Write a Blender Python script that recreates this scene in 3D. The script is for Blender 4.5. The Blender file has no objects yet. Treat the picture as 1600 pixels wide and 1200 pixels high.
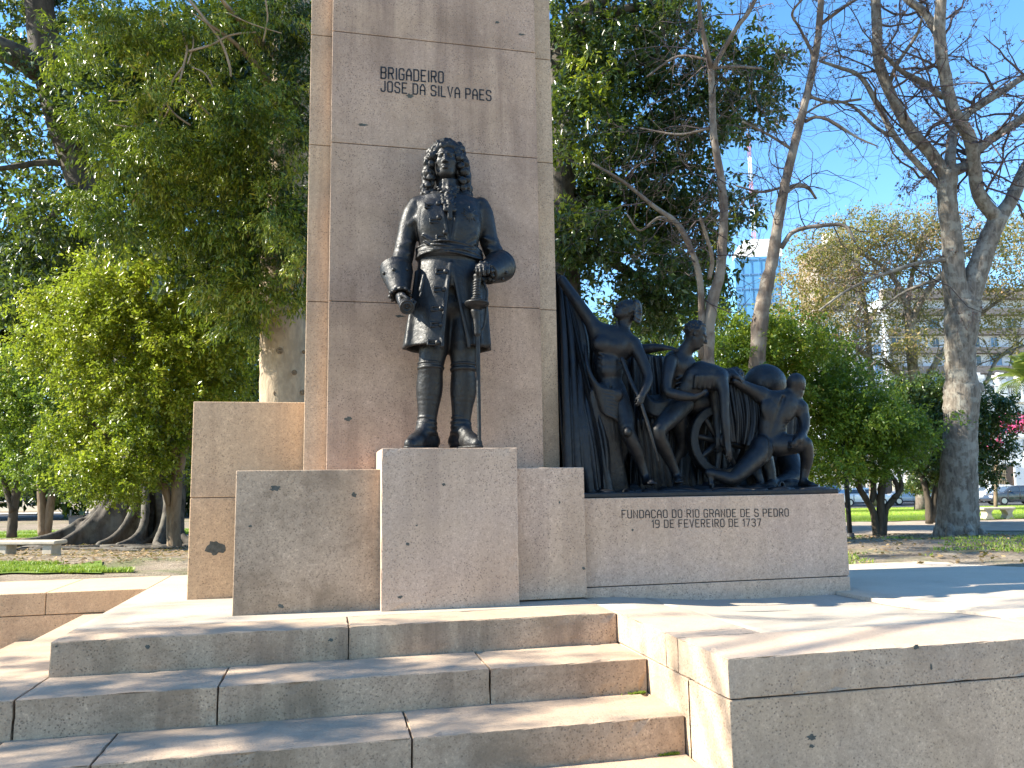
import bpy, bmesh, math, random
import numpy as np
from mathutils import Vector, Matrix

S = bpy.context.scene
COL = S.collection
RAD = math.radians

# ------------------------------------------------------------------ camera
CAM_LOC = np.array([-0.3988, -6.2061, 0.9])
CAM_F = np.array([0.22217619, 0.96659916, 0.12776468])
CAM_R = np.array([0.97491167, -0.2220669, -0.01528187])
CAM_U = np.array([-0.01360087, -0.12795454, 0.99168677])
FPX = 1255.64
cam = bpy.data.cameras.new('camera')
cam.sensor_width = 36.0
cam.lens = 36.0 * FPX / 1600.0
cam.clip_start = 0.05
cam.clip_end = 2000.0
camo = bpy.data.objects.new('camera', cam)
COL.objects.link(camo)
M4 = Matrix.Identity(4)
for i in range(3):
    M4[i][0] = CAM_R[i]; M4[i][1] = CAM_U[i]; M4[i][2] = -CAM_F[i]; M4[i][3] = CAM_LOC[i]
camo.matrix_world = M4
S.camera = camo

# ------------------------------------------------------------------ light
SUN_TO = Vector((-1.0, 0.085, 0.72)).normalized()
world = bpy.data.worlds.new('World')
S.world = world
world.use_nodes = True
wn = world.node_tree.nodes; wl = world.node_tree.links
wn.clear()
wo = wn.new('ShaderNodeOutputWorld'); bg = wn.new('ShaderNodeBackground')
sky = wn.new('ShaderNodeTexSky')
sky.sky_type = 'NISHITA'
sky.sun_disc = False
sky.sun_elevation = math.asin(SUN_TO.z)
sky.sun_rotation = math.atan2(SUN_TO.x, SUN_TO.y)
sky.air_density = 1.0; sky.dust_density = 0.1; sky.ozone_density = 2.2
bg.inputs['Strength'].default_value = 0.115
hsv = wn.new('ShaderNodeHueSaturation'); hsv.inputs['Saturation'].default_value = 1.24; hsv.inputs['Hue'].default_value = 0.5
wl.new(sky.outputs[0], hsv.inputs['Color']); wl.new(hsv.outputs[0], bg.inputs[0]); wl.new(bg.outputs[0], wo.inputs[0])
sl = bpy.data.lights.new('sun', 'SUN')
sl.energy = 5.0
sl.angle = RAD(0.53)
sl.color = (1.0, 0.93, 0.79)
so = bpy.data.objects.new('sun', sl)
so.rotation_euler = (-SUN_TO).to_track_quat('-Z', 'Y').to_euler()
so.location = (-30, 0, 30)
COL.objects.link(so)
S.view_settings.view_transform = 'Standard'
S.view_settings.look = 'None'
S.view_settings.exposure = 1.84
S.view_settings.gamma = 1.0

# ------------------------------------------------------------------ helpers
def ray(u, v):
    return CAM_F + CAM_R * ((u - 800.0) / FPX) + CAM_U * ((600.0 - v) / FPX)
def at(u, v, Y):
    """world point on the vertical plane y = Y seen at photo pixel (u, v)"""
    d = ray(u, v); return CAM_LOC + d * ((Y - CAM_LOC[1]) / d[1])
def atz(u, v, z):
    d = ray(u, v); return CAM_LOC + d * ((z - CAM_LOC[2]) / d[2])
def pxm(P):
    """photo pixels per metre at a world point"""
    return FPX / float((np.asarray(P) - CAM_LOC) @ CAM_F)

def link(o, parent=None):
    COL.objects.link(o)
    if parent is not None:
        o.parent = parent
        o.matrix_parent_inverse = parent.matrix_world.inverted()
    return o
def tag(o, label=None, cat=None, group=None, kind=None):
    if label: o['label'] = label
    if cat: o['category'] = cat
    if group: o['group'] = group
    if kind: o['kind'] = kind
    return o
def empty(name, loc, label=None, cat=None, group=None, kind=None):
    o = bpy.data.objects.new(name, None)
    o.location = Vector([float(c) for c in loc]); o.empty_display_size = 0.2
    COL.objects.link(o)
    o.matrix_world = Matrix.Translation(o.location)
    return tag(o, label, cat, group, kind)
def from_np(name, verts, faces, mat, parent=None, smooth=False, var=None, mats=None, mi=None, tris=None):
    """faces: list of index lists, or (n,k) array"""
    me = bpy.data.meshes.new(name)
    verts = np.asarray(verts, dtype=np.float32)
    me.vertices.add(len(verts)); me.vertices.foreach_set('co', verts.ravel())
    groups = faces if isinstance(faces, tuple) else (faces,)
    ls, st, tot, off = [], [], [], 0
    for g in groups:
        if isinstance(g, np.ndarray):
            n, k = g.shape
            ls.append(g.ravel().astype(np.int32)); st.append(off + np.arange(n, dtype=np.int32) * k)
            tot.append(np.full(n, k, np.int32)); off += n * k
        else:
            for fc in g:
                ls.append(np.array(fc, np.int32)); st.append(np.array([off], np.int32))
                tot.append(np.array([len(fc)], np.int32)); off += len(fc)
    if ls:
        ls = np.concatenate(ls); st = np.concatenate(st); tot = np.concatenate(tot)
        me.loops.add(len(ls)); me.polygons.add(len(st))
        me.loops.foreach_set('vertex_index', ls)
        me.polygons.foreach_set('loop_start', st); me.polygons.foreach_set('loop_total', tot)
        if smooth: me.polygons.foreach_set('use_smooth', np.ones(len(st), bool))
    for m in (mats or [mat]):
        me.materials.append(m)
    if mi is not None: me.polygons.foreach_set('material_index', np.asarray(mi, np.int32))
    me.update(calc_edges=True); me.validate()
    if var is not None:
        a = me.attributes.new('var', 'FLOAT', 'POINT'); a.data.foreach_set('value', np.asarray(var, np.float32))
    o = bpy.data.objects.new(name, me)
    return link(o, parent)
def from_bm(name, bm, mat, parent=None, smooth=False, mats=None):
    me = bpy.data.meshes.new(name)
    bmesh.ops.recalc_face_normals(bm, faces=bm.faces[:])
    bm.to_mesh(me); bm.free()
    for m in (mats or [mat]): me.materials.append(m)
    if smooth:
        for p in me.polygons: p.use_smooth = True
    o = bpy.data.objects.new(name, me)
    return link(o, parent)
def bm_box(bm, x0, x1, y0, y1, z0, z1, bevel=0.0, seg=2, mat=0):
    vs = [bm.verts.new((x, y, z)) for z in (z0, z1) for y in (y0, y1) for x in (x0, x1)]
    fs = [bm.faces.new([vs[i] for i in f]) for f in ((0, 2, 3, 1), (4, 5, 7, 6), (0, 1, 5, 4), (2, 6, 7, 3), (0, 4, 6, 2), (1, 3, 7, 5))]
    for f in fs: f.material_index = mat
    if bevel > 0:
        es = set()
        for f in fs: es.update(f.edges)
        bmesh.ops.bevel(bm, geom=list(es), offset=bevel, segments=seg, profile=0.5, affect='EDGES')
def wear(bm, x0, x1, y0, y1, z0, z1, bevel, seed):
    """cut the block into short lengths and nibble its arrises a few millimetres"""
    r = random.Random(seed); lo = (x0, y0, z0); hi = (x1, y1, z1)
    for a in range(3):
        n = int((hi[a] - lo[a]) / 0.07)
        for i in range(1, min(n, 60)):
            co = [0, 0, 0]; co[a] = lo[a] + (hi[a] - lo[a]) * (i + r.uniform(-.3, .3)) / n; no = [0, 0, 0]; no[a] = 1
            bmesh.ops.bisect_plane(bm, geom=bm.verts[:] + bm.edges[:] + bm.faces[:], plane_co=co, plane_no=no)
    for v in bm.verts:
        ax = [a for a in range(3) if min(v.co[a] - lo[a], hi[a] - v.co[a]) < bevel * 1.05]
        if len(ax) >= 2:
            d = abs(r.gauss(0, .0022)) + (r.uniform(.004, .014) if r.random() < .05 else 0)
            for a in ax: v.co[a] += d if v.co[a] - lo[a] < hi[a] - v.co[a] else -d
def box(name, x0, x1, y0, y1, z0, z1, mat, parent=None, bevel=0.005, worn=False):
    bm = bmesh.new(); bm_box(bm, x0, x1, y0, y1, z0, z1, bevel)
    if worn: wear(bm, x0, x1, y0, y1, z0, z1, bevel, int(abs(x0 * 97 + y0 * 31 + z0 * 13) * 10))
    return from_bm(name, bm, mat, parent)

def frames(P):
    """parallel-transport frames along a polyline"""
    P = np.asarray(P, float); n = len(P)
    T = np.gradient(P, axis=0); T /= (np.linalg.norm(T, axis=1, keepdims=True) + 1e-9)
    a = np.array([0, 0, 1.0]) if abs(T[0][2]) < 0.9 else np.array([1.0, 0, 0])
    N = np.zeros_like(P); N[0] = np.cross(T[0], a); N[0] /= np.linalg.norm(N[0])
    for i in range(1, n):
        v = N[i - 1] - T[i] * (N[i - 1] @ T[i]); N[i] = v / (np.linalg.norm(v) + 1e-9)
    return T, N, np.cross(T, N)
class Tubes:
    """collects tapered tubes into one mesh"""
    def __init__(s): s.v = []; s.q = []; s.t = []; s.n = 0; s.c = []
    def add(s, P, r, k=6, var=0.5, bump=None):
        P = np.asarray(P, float); n = len(P)
        r = np.broadcast_to(np.asarray(r, float), (n,))
        T, N, B = frames(P)
        a = np.arange(k) * 2 * math.pi / k
        ring = N[:, None, :] * np.cos(a)[None, :, None] + B[:, None, :] * np.sin(a)[None, :, None]
        rr = r[:, None] * (bump if bump is not None else np.ones((n, k)))
        V = P[:, None, :] + ring * rr[:, :, None]
        base = s.n
        i = np.arange(n - 1)[:, None] * k; j = np.arange(k)[None, :]; j2 = (j + 1) % k
        q = np.stack([base + i + j, base + i + j2, base + i + k + j2, base + i + k + j], -1).reshape(-1, 4)
        s.q.append(q); s.v.append(V.reshape(-1, 3)); s.n += n * k
        s.v.append(P[[0, -1]]); c0, c1 = s.n, s.n + 1; s.n += 2
        jj = np.arange(k); jj2 = (jj + 1) % k
        s.t.append(np.stack([np.full(k, c0), base + jj2, base + jj], -1))
        s.t.append(np.stack([np.full(k, c1), base + (n - 1) * k + jj, base + (n - 1) * k + jj2], -1))
        s.c.append(np.full(n * k + 2, var))
    def build(s, name, mat, parent=None):
        return from_np(name, np.concatenate(s.v), (np.concatenate(s.q), np.concatenate(s.t)), mat, parent, True, np.concatenate(s.c))
def spline(pts, n=8):
    """Catmull-Rom through points; rows may carry extra columns (radius)"""
    P = np.asarray(pts, float)
    if len(P) < 3: 
        t = np.linspace(0, 1, n + 1)[:, None]; return P[0] * (1 - t) + P[1] * t
    Q = np.vstack([2 * P[0] - P[1], P, 2 * P[-1] - P[-2]]); out = []
    for i in range(1, len(Q) - 2):
        t = np.linspace(0, 1, n, endpoint=False)[:, None]
        a, b, c, d = Q[i - 1], Q[i], Q[i + 1], Q[i + 2]
        out.append(0.5 * (2 * b + (c - a) * t + (2 * a - 5 * b + 4 * c - d) * t ** 2 + (3 * b - a - 3 * c + d) * t ** 3))
    out.append(P[-1:]); return np.vstack(out)

# ------------------------------------------------------------------ materials
class NT:
    def __init__(s, name):
        s.m = bpy.data.materials.new(name); s.m.use_nodes = True
        s.t = s.m.node_tree; s.n = s.t.nodes; s.n.clear()
        s.out = s.n.new('ShaderNodeOutputMaterial')
    def node(s, typ, **kw):
        x = s.n.new('ShaderNode' + typ)
        for k, v in kw.items(): setattr(x, k, v)
        return x
    def L(s, a, b): s.t.links.new(a, b)
    def setin(s, nd, key, val):
        if isinstance(val, bpy.types.NodeSocket): s.L(val, nd.inputs[key])
        elif val is not None: nd.inputs[key].default_value = val
    def coord(s, scale=(1, 1, 1)):
        tc = s.node('TexCoord'); mp = s.node('Mapping'); mp.inputs['Scale'].default_value = scale
        s.L(tc.outputs['Object'], mp.inputs['Vector']); return mp.outputs[0]
    def noise(s, scale, detail=3, rough=0.55, vec=None, dist=0.0):
        x = s.node('TexNoise'); x.inputs['Scale'].default_value = scale; x.inputs['Detail'].default_value = detail
        x.inputs['Roughness'].default_value = rough; x.inputs['Distortion'].default_value = dist
        s.L(vec if vec is not None else s.coord(), x.inputs['Vector']); return x.outputs['Fac']
    def voro(s, scale, vec=None, feat='F1', out='Distance'):
        x = s.node('TexVoronoi'); x.feature = feat; x.inputs['Scale'].default_value = scale
        s.L(vec if vec is not None else s.coord(), x.inputs['Vector']); return x.outputs[out]
    def ramp(s, fac, stops, interp='LINEAR'):
        x = s.node('ValToRGB'); cr = x.color_ramp; cr.interpolation = interp
        while len(cr.elements) > 1: cr.elements.remove(cr.elements[-1])
        cr.elements[0].position = stops[0][0]
        c = stops[0][1]; cr.elements[0].color = c if isinstance(c, tuple) and len(c) == 4 else ((c, c, c, 1) if not isinstance(c, tuple) else (*c, 1))
        for p, c in stops[1:]:
            e = cr.elements.new(p); e.color = (c, c, c, 1) if not isinstance(c, tuple) else ((*c, 1) if len(c) == 3 else c)
        s.L(fac, x.inputs[0]); return x.outputs[0]
    def mix(s, fac, a, b, mode='MIX'):
        x = s.node('Mix'); x.data_type = 'RGBA'; x.blend_type = mode
        if isinstance(fac, bpy.types.NodeSocket): s.L(fac, x.inputs[0])
        else: x.inputs[0].default_value = fac
        for v, i in ((a, 6), (b, 7)):
            if isinstance(v, bpy.types.NodeSocket): s.L(v, x.inputs[i])
            else: x.inputs[i].default_value = (*v, 1) if len(v) == 3 else v
        return x.outputs[2]
    def math(s, op, a, b=0.0, clamp=False):
        x = s.node('Math'); x.operation = op; x.use_clamp = clamp
        for v, i in ((a, 0), (b, 1)):
            if isinstance(v, bpy.types.NodeSocket): s.L(v, x.inputs[i])
            else: x.inputs[i].default_value = v
        return x.outputs[0]
    def bsdf(s, color, rough=0.6, bump=None, bstr=0.3, bdist=0.01, metal=0.0, spec=0.5, **kw):
        p = s.node('BsdfPrincipled')
        s.setin(p, 'Base Color', color if isinstance(color, bpy.types.NodeSocket) else (*color, 1))
        s.setin(p, 'Roughness', rough); s.setin(p, 'Metallic', metal); s.setin(p, 'Specular IOR Level', spec)
        for k, v in kw.items(): s.setin(p, k.replace('_', ' '), v)
        if bump is not None:
            b = s.node('Bump'); b.inputs['Strength'].default_value = bstr; b.inputs['Distance'].default_value = bdist
            s.L(bump, b.inputs['Height']); s.L(b.outputs[0], p.inputs['Normal'])
        return p
    def done(s, p):
        s.L(p.outputs[0], s.out.inputs['Surface']); return s.m

def granite(name, base, dirt=0.35, speck=1.0, streak=0.5, patch=0.0, warm=(0.52, 0.36, 0.21)):
    n = NT(name)
    b = np.array(base)
    co = n.coord()
    f1 = n.noise(78, 2, 0.75, co); f2 = n.noise(30, 3, 0.7, co)
    g = n.math('ADD', n.math('MULTIPLY', f1, 0.62), n.math('MULTIPLY', f2, 0.38))
    lo, hi = 1 - 0.66 * speck, 1 + 0.5 * speck
    c = n.ramp(g, [(0.31, tuple(b * lo)), (0.44, tuple(b * .93)), (0.55, tuple(b * 1.03)), (0.69, tuple(np.minimum(b * hi, 0.9)))])
    geo = n.node('NewGeometry')
    isl = n.ramp(geo.outputs['Random Per Island'], [(0.0, (.86, .87, .90)), (.35, (1.0, .97, .93)), (.7, (.94, .95, .97)), (1.0, (1.06, 1.02, .96))])
    c = n.mix(1.0, c, isl, 'MULTIPLY')
    big = n.noise(1.1, 4, 0.6, co)
    c = n.mix(n.ramp(big, [(0.42, 0.0), (0.72, 0.6)]), c, n.mix(0.6, c, warm))
    # dark mineral specks, sparse larger pits
    vm = n.noise(2.6, 5, 0.65, co)
    v = n.voro(52, co); pit = n.math('MULTIPLY', n.ramp(v, [(0.16, 1.0), (0.34, 0.0)]), n.ramp(vm, [(0.36, 0.2), (0.64, 1.0)]))
    c = n.mix(n.math('MULTIPLY', pit, min(1.0, .85 * speck)), c, tuple(b * 0.24))
    v2 = n.voro(17, co); pit2 = n.math('MULTIPLY', n.ramp(v2, [(0.06, 1.0), (0.13, 0.0)]), n.ramp(n.noise(2.9, 4, .65, co), [(.5, 0.0), (.6, .85)]))
    c = n.mix(pit2, c, tuple(b * 0.3))
    # vertical run-off stains
    st = n.noise(1.0, 5, 0.7, n.coord((4.2, 4.2, 0.22)), 0.25)
    st2 = n.noise(1.0, 4, 0.6, n.coord((0.9, 0.9, 0.7)))
    sf = n.math('MULTIPLY', n.ramp(st, [(0.42, 0.0), (0.66, 1.0)]), n.ramp(st2, [(0.36, 0.05), (0.62, 1.0)]))
    c = n.mix(n.math('MULTIPLY', sf, streak), c, tuple(b * np.array([0.40, 0.36, 0.36])))
    # grime
    dm = n.noise(2.0, 7, 0.72, co, 0.5)
    c = n.mix(n.math('MULTIPLY', n.ramp(dm, [(0.44, 0.0), (0.66, 1.0)]), dirt), c, tuple(b * np.array([0.47, 0.435, 0.39])))
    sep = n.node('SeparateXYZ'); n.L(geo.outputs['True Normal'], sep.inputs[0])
    c = n.mix(n.ramp(sep.outputs['Z'], [(.8, 0.0), (.95, .55)]), c, n.ramp(big, [(.3, tuple(b * .98)), (.7, tuple(np.minimum(b * 1.12 + .03, .9)))]))  # tops paler: worn smooth, with sunlit brightness put into the colour
    bh = n.math('SUBTRACT', g, n.math('MULTIPLY', pit, 0.6))
    return n.done(n.bsdf(c, 0.82, bh, 0.5, 0.007, spec=0.3))

def plain(name, col, rough=0.6, metal=0.0, var=0.12, scale=8.0, spec=0.4, bump=0.0, **kw):
    n = NT(name); f = n.noise(scale, 4, 0.6); b = np.array(col)
    c = n.ramp(f, [(0.3, tuple(b * (1 - var))), (0.7, tuple(np.minimum(b * (1 + var), 0.95)))])
    return n.done(n.bsdf(c, rough, f if bump else None, bump, 0.01, metal, spec, **kw))

def leaf_mat(name, stops, transl=0.32, rough=0.38, spec=0.45):
    n = NT(name)
    a = n.node('Attribute'); a.attribute_name = 'var'
    c = n.ramp(a.outputs['Fac'], stops)
    p = n.bsdf(c, rough, spec=spec)
    t = n.node('BsdfTranslucent')
    n.L(n.mix(0.5, c, (0.30, 0.42, 0.03), 'MIX'), t.inputs['Color'])
    mx = n.node('MixShader'); mx.inputs[0].default_value = transl
    n.L(p.outputs[0], mx.inputs[1]); n.L(t.outputs[0], mx.inputs[2])
    n.L(mx.outputs[0], n.out.inputs['Surface']); return n.m

def bark_mat(name, a, b, scale=6.0, lichen=None, stretch=0.3):
    n = NT(name)
    f = n.noise(scale, 6, 0.65, n.coord((1, 1, stretch)), 0.5); f2 = n.noise(scale * 0.35, 4, 0.6)
    c = n.ramp(f, [(0.32, a), (0.68, b)])
    if lichen: c = n.mix(n.ramp(f2, [(0.48, 0.0), (0.6, 0.75)]), c, lichen)
    return n.done(n.bsdf(c, 0.85, f, 0.7, 0.03, spec=0.25))

def bronze_mat(name, col, rough=0.4, dust=0.35):
    n = NT(name); b = np.array(col)
    f = n.noise(26, 5, 0.7); f2 = n.noise(5, 6, 0.65); st = n.noise(1.0, 5, 0.65, n.coord((16, 16, 1.3)), .3); f3 = n.noise(11, 4, .6)
    c = n.ramp(f2, [(0.35, tuple(b * 0.7)), (0.65, tuple(b * 1.3))])
    c = n.mix(n.math('MULTIPLY', n.ramp(st, [(0.5, 0.0), (0.72, 1.0)]), dust), c, (0.036, 0.033, 0.026))
    c = n.mix(n.math('MULTIPLY', n.ramp(f3, [(0.56, 0.0), (0.72, 1.0)]), dust * .8), c, (0.022, 0.027, 0.022))
    r = n.ramp(f, [(0.3, max(rough - 0.12, 0.05)), (0.7, rough + 0.2)])
    h_ = n.math('ADD', f, n.math('MULTIPLY', f3, 1.4))
    return n.done(n.bsdf(c, r, h_, 0.5, 0.010, 0.0, 0.36))

G_SHAFT = granite('granite_shaft', (0.425, 0.308, 0.235), 0.45, 1.0, 0.75)
G_BODY = granite('granite_shaft_side', (0.45, 0.345, 0.25), 0.3, 0.9, 0.7)
G_PED = granite('granite_pedestal', (0.46, 0.352, 0.28), 0.25, 0.95, 0.4)
G_BLOCK = granite('granite_block', (0.405, 0.307, 0.225), 0.75, 1.0, 0.6)
G_WING = granite('granite_wing', (0.50, 0.365, 0.24), 0.28, 0.75, 0.35)
G_PLINTH = granite('granite_plinth', (0.485, 0.362, 0.284), 0.2, 0.9, 0.3)
G_STEP = granite('granite_step', (0.405, 0.305, 0.218), 0.7, 0.95, 0.85)
G_WALL = granite('granite_wall', (0.445, 0.342, 0.255), 0.5, 0.9, 0.5)
G_PAVE = granite('granite_paving', (0.375, 0.325, 0.262), 0.45, 0.6, 0.05)
M_JOINT = plain('dark_joint', (0.03, 0.027, 0.024), 0.95)
M_LETTER = plain('letter_dark', (0.018, 0.018, 0.02), 0.6)  # even dark tone on the raised strokes, for an engraved look
M_BRONZE = bronze_mat('dark_bronze', (0.0062, 0.0066, 0.0080), 0.42, 0.3)
M_BRONZE2 = bronze_mat('bronze_relief', (0.0055, 0.0064, 0.0088), 0.42, 0.25)
M_MOSS = plain('moss', (0.12, 0.13, 0.03), 0.95, 0, 0.4, 60)
# ------------------------------------------------------------------ monument
R_ = 0.2109; T_ = 0.5483
PFY = -0.588; PXL = -2.054; PXR = 1.640; TFY = -2.2305; LWY = 2.207
PED_W = 1.0616; PED_H = 1.2147
PLY = 0.25; PLX = 4.138; PLH = 0.804

mon = empty('granite_monument', (0.53, 1.2, 0), 'tall pinkish granite monument shaft with stepped blocks, statue ledge and long inscribed plinth', 'monument')
def zpx(u, v, Y): return float(at(u, v, Y)[2])
zc = [1.03, zpx(511, 470, 0.73), zpx(519, 222, 0.73), zpx(519, 48, 0.73)]
zc += [zc[-1] + 1.35, zc[-1] + 2.7, zc[-1] + 4.0]
SLx = (-0.4104, 1.4721); SLy = 0.7303; OUx = (-0.600, 1.661); OUy = 0.862
def courses(name, x0, x1, y0, y1, zs, mat, parent, gap=0.006, bevel=0.004, label=None):
    """stacked courses with real open joints over a darker core"""
    bm = bmesh.new()
    for a, b in zip(zs[:-1], zs[1:]):
        bm_box(bm, x0, x1, y0, y1, a + gap / 2, b - gap / 2, bevel)
    o = from_bm(name, bm, mat, parent)
    bm = bmesh.new(); bm_box(bm, x0 + 0.012, x1 - 0.012, y0 + 0.012, y1 - 0.012, zs[0] + 0.01, zs[-1] - 0.02)
    from_bm('mortar_joint', bm, M_JOINT, o)
    if label: o['label'] = label
    return o
sh = courses('shaft_face', SLx[0], SLx[1], SLy, OUy + 0.05, zc, G_SHAFT, mon)
body = courses('shaft_body', OUx[0], OUx[1], OUy, 2.05, [z + (0.02 if i else 0) for i, z in enumerate(zc)], G_BODY, mon)
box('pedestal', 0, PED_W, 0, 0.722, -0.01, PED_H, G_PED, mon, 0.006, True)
# flanking base block, in two visible lengths butted behind the pedestal
bm = bmesh.new(); bm_box(bm, -1.0655, 0.3, 0.1476, 0.86, -0.01, 1.0567, 0.005)
from_bm('base_block', bm, G_BLOCK, mon)['label'] = 'grey stained base block left of the statue pedestal'
bm = bmesh.new(); bm_box(bm, 0.303, 1.6569, 0.1476, 0.86, 0.012, 1.0567, 0.005)
from_bm('base_block', bm, G_PED, mon)['label'] = 'pinkish base block right of the statue pedestal'
wz = zpx(298, 778, 1.213)
courses('side_block', -1.5481, -0.603, 1.213, 2.0, [-0.02, wz, 1.690], G_WING, mon, 0.005, 0.006, 'warm toned side block left of the shaft')
pl = courses('relief_plinth', 1.66, PLX, PLY, 1.35, [-0.12, 0.075, PLH], G_PLINTH, mon, 0.008, 0.004)

# stroke lettering --------------------------------------------------
GL = {
 'A': [[(0, 0), (0, .7), (.22, 1), (.38, 1), (.6, .7), (.6, 0)], [(0, .42), (.6, .42)]],
 'B': [[(0, 0), (0, 1), (.48, 1), (.6, .88), (.6, .64), (.48, .53), (.0, .53)], [(.48, .53), (.6, .42), (.6, .12), (.48, 0), (0, 0)]],
 'C': [[(.6, .8), (.6, .88), (.48, 1), (.12, 1), (0, .88), (0, .12), (.12, 0), (.48, 0), (.6, .12), (.6, .2)]],
 'D': [[(0, 0), (0, 1), (.46, 1), (.6, .86), (.6, .14), (.46, 0), (0, 0)]],
 'E': [[(.56, 1), (0, 1), (0, 0), (.56, 0)], [(0, .52), (.46, .52)]],
 'F': [[(.56, 1), (0, 1), (0, 0)], [(0, .52), (.46, .52)]],
 'G': [[(.6, .8), (.6, .88), (.48, 1), (.12, 1), (0, .88), (0, .12), (.12, 0), (.48, 0), (.6, .12), (.6, .48), (.34, .48)]],
 'I': [[(.05, 0), (.05, 1)]],
 'J': [[(.5, 1), (.5, .12), (.38, 0), (.12, 0), (0, .12), (0, .25)]],
 'L': [[(0, 1), (0, 0), (.52, 0)]],
 'N': [[(0, 0), (0, 1), (.6, 0), (.6, 1)]],
 'O': [[(.12, 0), (0, .12), (0, .88), (.12, 1), (.48, 1), (.6, .88), (.6, .12), (.48, 0), (.12, 0)]],
 'P': [[(0, 0), (0, 1), (.48, 1), (.6, .88), (.6, .58), (.48, .46), (0, .46)]],
 'R': [[(0, 0), (0, 1), (.48, 1), (.6, .88), (.6, .6), (.48, .5), (0, .5)], [(.34, .5), (.6, 0)]],
 'S': [[(.6, .8), (.6, .88), (.48, 1), (.12, 1), (0, .88), (0, .64), (.12, .54), (.48, .48), (.6, .38), (.6, .12), (.48, 0), (.12, 0), (0, .12), (0, .2)]],
 'U': [[(0, 1), (0, .12), (.12, 0), (.48, 0), (.6, .12), (.6, 1)]],
 'V': [[(0, 1), (.3, 0), (.6, 1)]],
 '1': [[(0, .8), (.2, 1), (.2, 0)]],
 '3': [[(0, .85), (.12, 1), (.48, 1), (.6, .88), (.6, .62), (.48, .53), (.2, .53)], [(.48, .53), (.6, .42), (.6, .12), (.48, 0), (.12, 0), (0, .15)]],
 '7': [[(0, 1), (.6, 1), (.22, 0)]],
 '9': [[(.05, 0), (.42, 0), (.6, .2), (.6, .88), (.48, 1), (.12, 1), (0, .88), (0, .58), (.12, .47), (.6, .47)]],
}
def text_len(s):
    x = 0
    for ch in s: x += 0.5 if ch == ' ' else (max(p[0] for st in GL[ch] for p in st) + 0.36)
    return x - 0.36
def lettering(name, lines, Y, parent, mat, w=0.105, depth=0.003):
    """lines: (text, x0, z0, x1, z1, cap height) stroke letters on the plane y = Y"""
    bm = bmesh.new()
    for s, x0, z0, x1, z1, h in lines:
        total = text_len(s); sx = (x1 - x0) / total; sl_ = (z1 - z0) / (x1 - x0); x = 0.0
        for ch in s:
            if ch == ' ': x += 0.5; continue
            for st in GL[ch]:
                P = np.array([((x + a) * sx, b * h) for a, b in st]); n = len(P); hw = w * h / 2
                closed = n > 3 and np.allclose(P[0], P[-1])
                D = np.diff(P, axis=0); D /= np.linalg.norm(D, axis=1)[:, None]
                off = []
                for i in range(n):
                    d0 = D[i - 1] if i > 0 else (D[-1] if closed else D[0]); d1 = D[i] if i < n - 1 else (D[0] if closed else D[-1])
                    t = d0 + d1; t /= np.linalg.norm(t); nn = np.array([-t[1], t[0]])
                    off.append(nn * hw / max(0.5, nn @ np.array([-d1[1], d1[0]])))
                off = np.array(off)
                if not closed: P[0] -= D[0] * hw * .6; P[-1] += D[-1] * hw * .6
                rows = []
                for i in range(n):
                    row = []
                    for sg in (1, -1):
                        q = P[i] + off[i] * sg
                        for yy in (Y - depth, Y + 0.002):
                            row.append(bm.verts.new((x0 + q[0], yy, z0 + q[1] + sl_ * q[0])))
                    rows.append(row)
                for a, b in zip(rows[:-1], rows[1:]):
                    bm.faces.new((a[0], b[0], b[2], a[2])); bm.faces.new((a[0], a[1], b[1], b[0])); bm.faces.new((a[2], b[2], b[3], a[3]))
            x += max(p[0] for st in GL[ch] for p in st) + 0.36
    return from_bm(name, bm, mat, parent)
def tline(s, u0, v0, u1, v1, vcap, Y):
    a, b, c = at(u0, v0, Y), at(u1, v1, Y), at(u0, vcap, Y)
    return (s, a[0], a[2], b[0], b[2], c[2] - a[2])
Yt = SLy
lettering('inscription', [tline('BRIGADEIRO', 595.5, 122.3, 692.5, 129.6, 105, Yt), tline('JOSE DA SILVA PAES', 595.5, 142.6, 767, 157.4, 126.6, Yt)], Yt, sh, M_LETTER, 0.125)
lettering('inscription', [tline('FUNDACAO DO RIO GRANDE DE S PEDRO', 972, 809.5, 1232, 806.5, 797.5, PLY), tline('19 DE FEVEREIRO DE 1737', 1019, 824.5, 1189, 822, 812.8, PLY)], PLY, pl, M_LETTER, 0.115)

# steps and terraces --------------------------------------------------
def step_blocks(parent, x0, x1, y0, y1, z0, z1, cuts, mat=G_STEP):
    xs = [x0] + cuts + [x1]
    for a, b in zip(xs[:-1], xs[1:]):
        box('step_block', a + 0.0035, b - 0.0035, y0, y1, z0, z1, mat, parent, 0.006, True)
def xat(u, v, z): return float(atz(u, v, z)[0])
stp = empty('stone_steps', (0, -1.5, -0.85), 'grey granite steps leading up to the statue pedestal', 'steps')
plat = empty('monument_platform', (0, 0, 0), kind='structure')
# upper landing (the top tread the blocks stand on): slabs
pl_c = [xat(545, 979, 0)]
for a, b in ((PXL, pl_c[0]), (pl_c[0], PXR - 0.002)):
    box('landing_slab', a + 0.002, b - 0.002, PFY, -0.15, -R_ - 0.02, 0.0, G_STEP, plat, 0.007, True)
box('landing_slab', PXL + 0.002, PXR - 0.002, -0.146, LWY + 1.2, -R_ - 0.02, -0.001, G_PAVE, plat, 0.004)
box('landing_core', PXL + 0.02, PXR - 0.02, PFY + 0.02, LWY + 1.1, -0.9, -R_ - 0.021, M_JOINT, plat, 0)
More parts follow.
